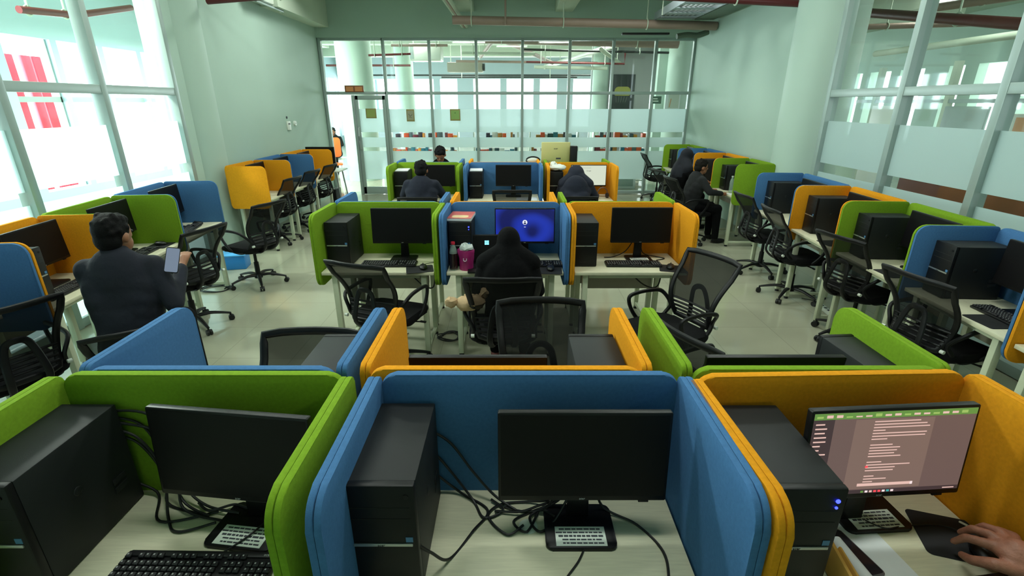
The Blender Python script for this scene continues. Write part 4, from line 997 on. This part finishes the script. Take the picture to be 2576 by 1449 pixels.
# rear row people
chair(-1.16, 6.36, 90, 'black chair under the person at the rear-row green cubicle', low=.92)
seated((-1.16, 6.34), 90, 'person in navy shirt with bowed head at the rear-row green cubicle', M_NAVY2, M_BLACKCL, 'short', .05, 14, 0, scale=.98)
chair(.82, 6.42, 90, 'black chair under the person in the navy hood', low=.92)
seated((.82, 6.38), 84, 'person in navy hood slumped forward at the rear-row yellow cubicle', M_NAVY2, M_BLACKCL, 'cap', .22, 40, 0, Lh=(-.12, .46, .79), Rh=(.20, .44, .79), hair_m=M_NAVY2, scale=.95, head_fwd=.05, head_drop=.06)
chair(-1.12, 8.05, 270, 'black chair under the person beyond the rear green screen')
seated((-1.12, 8.05), 270, 'person with dark hair showing above the rear green screens', M_BLACKCL, M_BLACKCL, 'short', .05, 42, 0, scale=1.02)
# right row people
chair(2.68, 8.12, 10, 'black chair under the person in the dark headscarf')
seated((2.66, 8.12), 8, 'person in dark headscarf leaning at the yellow cubicle beyond right column', M_BLACKCL, M_BLACKCL, 'scarf', .08, 14, 0, hair_m=mat('navy_scarf', (20, 22, 32), .95), scale=.98)
chair(2.62, 7.25, 6, 'black chair under the person in charcoal clothes')
seated((2.62, 7.25), 4, 'person in charcoal clothes sitting by the near green right cubicle', M_DARKGREY, M_BLACKCL, 'short', .06, 10, 0, hair_m=mat('dark_brown_hair', (24, 21, 17), .8, spec=.15), scale=.93)
# reaching hand at the lower right corner
def reach():
    p = thing('person', 'reaching hand over the front yellow cubicle keyboard', 'person', (0, 0, 0))
    W = Vector((1.385, .90, .835)); E = [('c', (1.46, .45, .96), (1.40, .70, .88), .05, .042), ('c', (1.40, .70, .88), W, .042, .033)]
    c = Vector((1.345, .985, .84)); E += [('c', W, c, .034, .04), ('e', c, (.05, .055, .03), (0, 0, R(20)))]
    K = [(1.385, 1.035, .845), (1.355, 1.045, .85), (1.32, 1.04, .848), (1.29, 1.02, .84)]
    for i, k in enumerate(K):
        k = Vector(k); d = Vector((-.25-.05*i, .92-.12*i, 0)).normalized()
        m1 = k+d*.035+Vector((0, 0, -.012)); e = m1+d*.02+Vector((0, 0, -.032)); E += [('c', c.lerp(k, .35), k, .019, .0135)]+chain([k, m1, e], [.0135, .0115, .009])
    E += chain([W+Vector((-.02, .02, -.005)), Vector((1.275, .965, .825)), Vector((1.25, 1.0, .80)), Vector((1.255, 1.03, .785))], [.022, .017, .013, .010])
    blob('body', E, mat('hand_skin', (152, 98, 78), .55, 0, .2, 60, .3, 200), .0045, 4, p)
    b = MB(); b.m(mat('nail', (206, 150, 130), .3))
    return p
reach()
mouse((1.36, 1.07, DZ+.003), R(-25), 'black mouse under the reaching hand', GMS, cab((0, .05, .012), (-.08, .07, .006), (-.18, .02, .006), (-.24, -.03, .018), (-.29, -.02, .018)))

# ------------------------------------------------------------------ beyond the glass
# far hall
column('column_hall', -4.02, 13.8, .44)
for i, (x, y, r) in enumerate(((-3.7, 18.5, .31), (3.05, 18.5, .27), (4.6, 14.9, .3))): column('column_%s' % ('near', 'mid', 'side')[i], x, y, r)
w = MB(); w.m(M_WALL).box((5.2, 15.2, ZC/2), (2.2, .2, ZC)); struct('wall_hall', w)
w = MB(); w.m(mat('grey_hall_wall', (168, 172, 172), .8)).box((4.8, 19.0, ZC/2), (4.0, .2, ZC)); struct('wall_hall_grey', w)
# outer wall with windows (far)
def window_wall(name, axis, fixed, a0, a1, z0, z1, openings, m):
    b = MB(); b.m(m); T = .25
    def bx(p0, p1, za, zb):
        if p1-p0 < .01 or zb-za < .01: return
        c, s_ = (p0+p1)/2, p1-p0
        if axis == 'x': b.box((c, fixed, (za+zb)/2), (s_, T, zb-za))
        else: b.box((fixed, c, (za+zb)/2), (T, s_, zb-za))
    bx(a0, a1, 0, z0); bx(a0, a1, z1, ZC); cur = a0
    for o0, o1 in openings: bx(cur, o0, z0, z1); cur = o1
    bx(cur, a1, z0, z1); return struct(name, b)
M_OUT = mat('outer_wall', (168, 182, 190), .8)
op = [(-8.0+1.55*i, -8.0+1.55*i+(1.25 if i % 3 else .8)) for i in range(10)]
window_wall('wall_outer_far', 'x', 25, -12, 12, .9, 3.0, op, M_OUT)
opl = [(-3+1.06*i, -3+1.06*i+(.93 if i % 5 else .75)) for i in range(32)]
window_wall('wall_outer_left', 'y', -8.2, -4, 32, .5, 3.0, opl, mat('outer_wall_left', (178, 202, 212), .8))
opr = [(2+1.35*i, 2+1.35*i+(.95 if i % 3 else .5)) for i in range(13)]
window_wall('wall_outer_right', 'y', 12, -4, 32, .9, 2.9, opr, M_WALL)
for i, y in enumerate((9.6, 13.0)):
    b = MB(); b.m(M_FRAME).box((-8.2, y, 1.75), (.1, .08, 2.5)); struct('trim_%d' % (i+2), b)
b = MB(); b.m(M_FRAME).box((-8.2, 8, 2.02), (.1, 24, .09)); struct('trim_5', b)
b = MB(); b.m(M_BEAM).box((-6.6, 9, 3.95), (.5, 20, .4)); struct('beam_outer_left', b)
def banner(y0, y1, lab):
    b = MB(); b.m(M_PINKRED).box((0, 0, 1.38), (.06, y1-y0, 2.76), .01); single('banner', b, lab, 'banner', (-8.75, (y0+y1)/2, 0))
banner(9.33, 9.50, 'narrow red banner outside the left windows, nearest the camera'); banner(9.66, 9.84, 'middle red banner outside the left windows'); banner(9.88, 10.32, 'wide red banner outside the left windows')
pipe('hall_pipe', [(-5.5, 6.25, 2.94), (-5.5, 7.04, 3.0), (-5.5, 8.1, 3.25)], .04, M_RED, 'dark pipe under the ceiling beyond the left glass')
# ceiling services of the hall
for i, (y, z, lab) in enumerate(((12.6, 3.42, 'nearest'), (17.5, 3.5, 'second'), (22.0, 3.55, 'third'))):
    b = MB(); b.m(M_BEAM).box((0, y, 3.93), (20, .5, .45)); struct('beam_hall_%s' % lab, b)
pipe('hall_pipe', [(-1.0, 13.2, 3.42), (4.0, 13.2, 3.30)], .11, M_BROWN, 'thick brown pipe beyond the far glass, uppermost right')
pipe('hall_pipe', [(.3, 14.6, 3.30), (4.2, 14.6, 3.22)], .03, M_CASTER, 'thin dark pipe crossing above the far hall bays')
pipe('hall_pipe', [(-1.7, 16.5, 3.15), (2.6, 16.5, 3.1)], .035, M_BROWN, 'brown pipe across the middle of the far hall')
pipe('hall_pipe', [(-3.4, 12.9, 3.02), (-2.4, 12.9, 3.05)], .025, M_RED, 'short red pipe beyond the door bay')
pipe('hall_pipe', [(.4, 15.4, 3.05), (3.2, 15.4, 3.0), (3.2, 15.4, 3.3)], .028, M_RED, 'red pipe across the right of the far hall')
pipe('hall_pipe', [(-6, 20.5, 2.95), (6, 20.5, 2.95)], .03, M_CASTER, 'dark pipe along the far hall windows')
pipe('hall_pipe', [(-1.0, 12.2, 3.6), (1.6, 19.5, 3.25)], .06, M_BROWN, 'slanting brown pipe running down the far hall')
pipe('hall_pipe', [(3.4, 12.5, 3.5), (1.2, 20.0, 3.2)], .07, M_WHITEPL, 'slanting white duct on the right of the far hall')
t = thing('ceiling_unit', 'white box unit hung in the far hall beside the pillar', 'air conditioner', (-2.35, 15.0, 3.05)); b = MB(); b.m(M_WHITEPL).box((0, 0, .2), (.85, .6, .42), .03); part('casing', b, t)
for sx in (-.35, .35): b = MB(); b.m(M_BEAM).cyl((sx, 0, .4), (sx, 0, 1.1), .012, .012, 8); part('hanger_rod', b, t)
b = MB(); b.m(M_FRAME).box((-.36, -.305, .2), (.10, .01, .34)); part('grille', b, t)
t = thing('ceiling_unit', 'grey duct unit above the far hall windows', 'air conditioner', (-1.6, 18.6, 2.95)); b = MB(); b.m(M_MODESTY).box((0, 0, .15), (1.2, .6, .3), .02); part('casing', b, t)
for sx in (-.5, .5): b = MB(); b.m(M_BEAM).cyl((sx, 0, .28), (sx, 0, 1.2), .012, .012, 8); part('hanger_rod', b, t)
b = MB(); b.m(M_CASTER).cyl((.6, -.2, .15), (.68, -.2, .15), .12, .12, 16); part('fan_inlet', b, t)
for a, c_, r_, m_, lab in (((-3.0, 13.6, 3.30), (-1.6, 13.6, 3.30), .03, M_BROWN, 'brown pipe stub beside the white hung box in the far hall'), ((-1.3, 14.2, 3.18), (.6, 14.2, 3.16), .035, M_BEAM, 'pale pipe above the third and fourth far bays'),
        ((-.2, 12.3, 3.55), (-.9, 15.8, 3.22), .05, M_BROWN, 'brown pipe angling back over the third far bay'), ((.7, 17.0, 3.02), (3.0, 17.0, 2.98), .05, M_BEAM, 'pale duct above the yellow rear cubicle bay'),
        ((2.2, 13.5, 3.2), (3.3, 16.5, 3.08), .05, M_BEAM, 'pale pipe slanting toward the dark poster'), ((-5.5, 16.0, 3.0), (-3.0, 16.0, 3.0), .03, M_RED, 'red pipe behind the round hall pillar'), ((-2.6, 19.8, 2.85), (2.4, 19.8, 2.85), .03, M_CASTER, 'lower dark pipe before the far hall windows')):
    pipe('hall_pipe', [a, c_], r_, m_, lab)
# poster: dark sheet with a generic pale yellow dome
t = thing('poster', 'dark framed poster with yellow dome shape on the far hall wall', 'poster', (3.92, 18.884, 2.3)); b = MB(); b.m(mat('poster_black', (40, 44, 46), .5)).box((0, 0, 0), (.85, .03, 1.2), .004); part('sheet', b, t)
b = MB(); b.m(mat('poster_yellow', (176, 174, 84), .6)).prism(rrect(.56, .30, .14, 6, (.4, 1, 1, .4), 0, .05), .016, .018, XZ); b.m(mat('poster_grey', (120, 126, 116), .6))
for i in range(5): b.tube([(-.22+.1*i, -.017, -.12), (-.2+.08*i, -.017, -.32)], .008, 5)
part('drawing', b, t)
# book shelves right behind the frosted glass
BC = [(200, 70, 40), (40, 110, 130), (30, 60, 70), (230, 150, 60), (120, 40, 50), (210, 210, 205), (60, 50, 60), (180, 120, 60), (230, 90, 50), (90, 100, 104)]
def shelf(x, y, w_, lab, seed):
    t = thing('bookshelf', lab, 'shelf', (x, y, 0), 0, 'low bookshelves beyond the far glass')
    b = MB(); b.m(M_WHITEPL)
    for z in (.1, .62, .98, 1.36): b.box((0, 0, z), (w_, .3, .03))
    for sx in (-1, 1): b.box((sx*w_/2, 0, .7), (.03, .3, 1.4))
    part('shelf_frame', b, t)
    return t
rndb = random.Random(11)
for i, (x, w_) in enumerate(((-2.2, 1.7), (-.4, 1.1), (1.05, 1.2), (2.7, 1.3))):
    y = 13.0
    shelf(x, y, w_, 'white bookshelf %s' % ('nearest the door beyond the far glass', 'behind the second far bay from the left pillar', 'in the middle beyond the far glass', 'rightmost beyond the far glass')[i], i)
    for lv in (.635, .995):
        xx = x-w_/2+.04
        while xx < x+w_/2-.08:
            tw = rndb.uniform(.05, .14); hh = rndb.uniform(.2, .3); c = rndb.choice(BC)
            if rndb.random() < .8:
                b = MB(); b.m(mat('book_%d_%d' % (c[0], c[1]), c, .6)).box((0, 0, hh/2), (tw-.006, .2, hh), .004)
                lv_n = 'upper' if lv > .8 else 'lower'
                single('book', b, 'book on the %s shelves behind the frosted far glass' % lv_n, 'book', (xx+tw/2, y-.02, lv), (0, 0, 0), 'books on the %s shelves beyond the glass' % lv_n)
            xx += tw
# person and orange chair beyond the door
t = thing('plastic_chair', 'orange plastic chair beyond the left door bay', 'chair', (-4.72, 13.5, 0), R(20))
b = MB(); b.m(M_ORANGE).prism(rrect(.40, .42, .06, 5), .42, .45, None, .008); part('seat', b, t); b = MB(); b.m(M_ORANGE).prism(rrect(.40, .5, .08, 5, (1, 1, 1, 1), 0, .85), -.21, -.18, XZ, .008); part('backrest', b, t)
for sx in (-.16, .16):
    for sy in (-.16, .16): b = MB(); b.m(M_SILVER).cyl((sx, sy, 0), (sx, sy, .43), .012, .012, 8); part('leg', b, t)
seated((-5.15, 14.9), 270, 'distant person in dark clothes beyond the left door bay', M_BLACKCL, M_BLACKCL, 'short', .03, 0, 0)
b = MB(); b.m(M_WHITEPL).box((0, 0, .44), (.5, .5, .04), .006); b.box((0, 0, .22), (.08, .08, .42)); single('stool', b, 'white stool under the distant person beyond the door', 'stool', (-5.15, 14.9, 0))
t = thing('carton', 'white carton on the floor behind the door glass', 'box', (-2.9, 12.5, 0)); b = MB(); b.m(M_WHITEPL).box((0, 0, .14), (.5, .35, .28), .01); part('carton_body', b, t); b = MB(); b.m(M_PAPER).box((0, 0, .295), (.3, .3, .03), .004); part('lid', b, t)
t = thing('carton', 'white framed box on the floor behind the far right glass', 'box', (2.75, 12.3, 0)); b = MB(); b.m(M_PAPER).box((0, 0, .25), (.5, .3, .5), .01); part('carton_body', b, t); b = MB(); b.m(M_FRAME).box((0, -.152, .25), (.38, .004, .38)); part('front_panel', b, t)
# right hall: counters, pipes
t = thing('counter', 'red brown wooden counter beyond the right glass', 'counter', (5.6, 5.2, 0)); b = MB(); b.m(mat('brown_wood', (150, 84, 60), .5, 0, .1, 6)).box((0, 0, .52), (.7, 3.2, 1.04), .01); part('counter_body', b, t); b = MB(); b.m(mat('brown_wood_top', (170, 100, 74), .4)).box((0, 0, 1.055), (.76, 3.3, .03), .005); part('counter_top', b, t)
t = thing('counter', 'tan wooden cabinet beyond the right glass near the edge', 'counter', (5.4, 2.0, 0)); b = MB(); b.m(mat('tan_wood', (176, 148, 106), .5)).box((0, 0, .5), (.7, 2.2, 1.0), .01); part('counter_body', b, t); b = MB(); b.m(mat('tan_wood_top', (210, 190, 150), .4)).box((0, 0, 1.015), (.76, 2.3, .03), .005); part('counter_top', b, t)
b = MB(); b.m(M_WHITEPL).box((0, 0, .35), (.5, .9, .7), .02); single('white_cabinet', b, 'white cabinet beyond the right glass beside the column', 'cabinet', (5.4, 7.6, 0))
b = MB(); b.m(M_BEAM).box((8, 7, 3.9), (.5, 16, .5)); b.box((6.5, 8.4, 3.95), (7, .5, .4)); struct('beam_right_hall', b)
pipe('hall_pipe', [(5.6, 9.0, 3.33), (5.6, 4.4, 2.45)], .065, M_RED, 'dark red pipe beyond the upper right glass', 'pipe', False, [(5.6, 7.0, 2.95)])
pipe('hall_pipe', [(7.2, 9.8, 3.5), (9.0, 4.0, 3.4)], .07, M_BROWN, 'slanting brown pipe beyond the upper right glass')
pipe('hall_pipe', [(9.0, 13.5, 3.1), (9.0, 4.0, 3.1)], .07, M_BEAM, 'pale pipe along the back of the right hall')
pipe('hall_pipe', [(6.4, 10.5, 3.3), (10.0, 9.0, 3.25)], .05, M_BROWN, 'short brown pipe far back in the right hall')
for i, (x, y) in enumerate(((9.5, 9.3), (9.5, 11.5), (9.5, 7.4), (9.5, 13.8))):
    b = MB(); b.m(M_BEAM).box((x, y, 1.4), (.12, .12, 2.8)); struct('column_post_%s' % ('alpha', 'beta', 'gamma', 'delta')[i], b)
b = MB(); b.m(M_FRAME).box((9.5, 10, 2.0), (.1, 9, .08)); struct('trim_6', b)
for i, (x, y, lab) in enumerate(((9.0, 8.6, 'pale partition board in the right hall, nearest the pane edge'), (9.0, 10.4, 'pale partition board in the middle of the right hall'), (9.0, 12.6, 'pale partition board deep in the right hall'))):
    b = MB(); b.m((M_WALL, M_FRAME, M_WHITEPL)[i]).box((0, 0, .95), (.06, 1.0, 1.9), .01); single('partition_board', b, lab, 'partition', (x, y, 0), (0, 0, 0), 'partition boards of the right hall')
t = thing('office_printer', 'white office machine with orange front beyond the right glass', 'printer', (8.2, 8.0, 0)); b = MB(); b.m(M_WHITEPL).box((0, 0, .9), (.5, .7, 1.8), .02); part('casing', b, t); b = MB(); b.m(mat('peach', (232, 170, 120), .5)).box((-.255, .1, 1.6), (.01, .25, .3)); part('front_panel', b, t)

# ------------------------------------------------------------------ light
world = bpy.data.worlds.new('daylight'); S.world = world; world.use_nodes = True
bgd = world.node_tree.nodes['Background']; bgd.inputs['Color'].default_value = (.86, .96, 1.0, 1); bgd.inputs['Strength'].default_value = 3.0
def area(name, loc, rot, sx, sy, power, col):
    l = bpy.data.lights.new(name, 'AREA'); l.shape = 'RECTANGLE'; l.size = sx; l.size_y = sy; l.energy = power; l.color = col
    o = link(bpy.data.objects.new(name, l)); o.location = loc; o.rotation_euler = rot; return o
area('daylight_left', (-9.6, 13, 2.0), (0, R(-90), 0), 3.0, 24, 2600, (.86, .97, 1.0))
area('daylight_far', (0, 26, 2.2), (R(-90), 0, 0), 22, 2.6, 2600, (.92, .98, 1.0))
area('daylight_right', (13, 12, 2.0), (0, R(90), 0), 2.6, 22, 420, (.92, 1.0, .94))
for i, (x, y, p) in enumerate(((-2.4, 5.2, 32), (2.4, 5.2, 32), (-2.5, 8.6, 38), (2.2, 8.6, 38), (0, 7.0, 32), (-1.6, 2.6, 30), (1.6, 2.6, 30), (0, 1.2, 24))):  # last three are fill, added to brighten the front desk and screen tops
    area('ceiling_and_fill_lamp', (x, y, 4.05), (0, 0, 0), 1.2, .3, p, (.92, 1.0, .915))
for x, y in ((-3, 14.5), (2, 14.5), (-2, 19), (3, 20), (-6, 5), (-6, 11), (7, 5), (8, 10)):
    area('hall_fill', (x, y, 4.05), (0, 0, 0), 1.2, .4, 55 if x > 6 else 420 if x < -5 else 50 if x == -3 else 110, (.98, 1.0, .93))  # fill lights added to brighten the halls beyond the glass, no fixtures there

S.view_settings.view_transform = 'Standard'; S.view_settings.look = 'None'; S.view_settings.exposure = 0.35; S.view_settings.gamma = 1.0
S.view_settings.use_curve_mapping = False
S.cycles.max_bounces = 7; S.cycles.diffuse_bounces = 4; S.cycles.glossy_bounces = 3; S.cycles.transparent_max_bounces = 16; S.cycles.transmission_bounces = 4
S.cycles.caustics_reflective = False; S.cycles.caustics_refractive = False; S.cycles.sample_clamp_indirect = 6.0
S.cycles.use_denoising = True
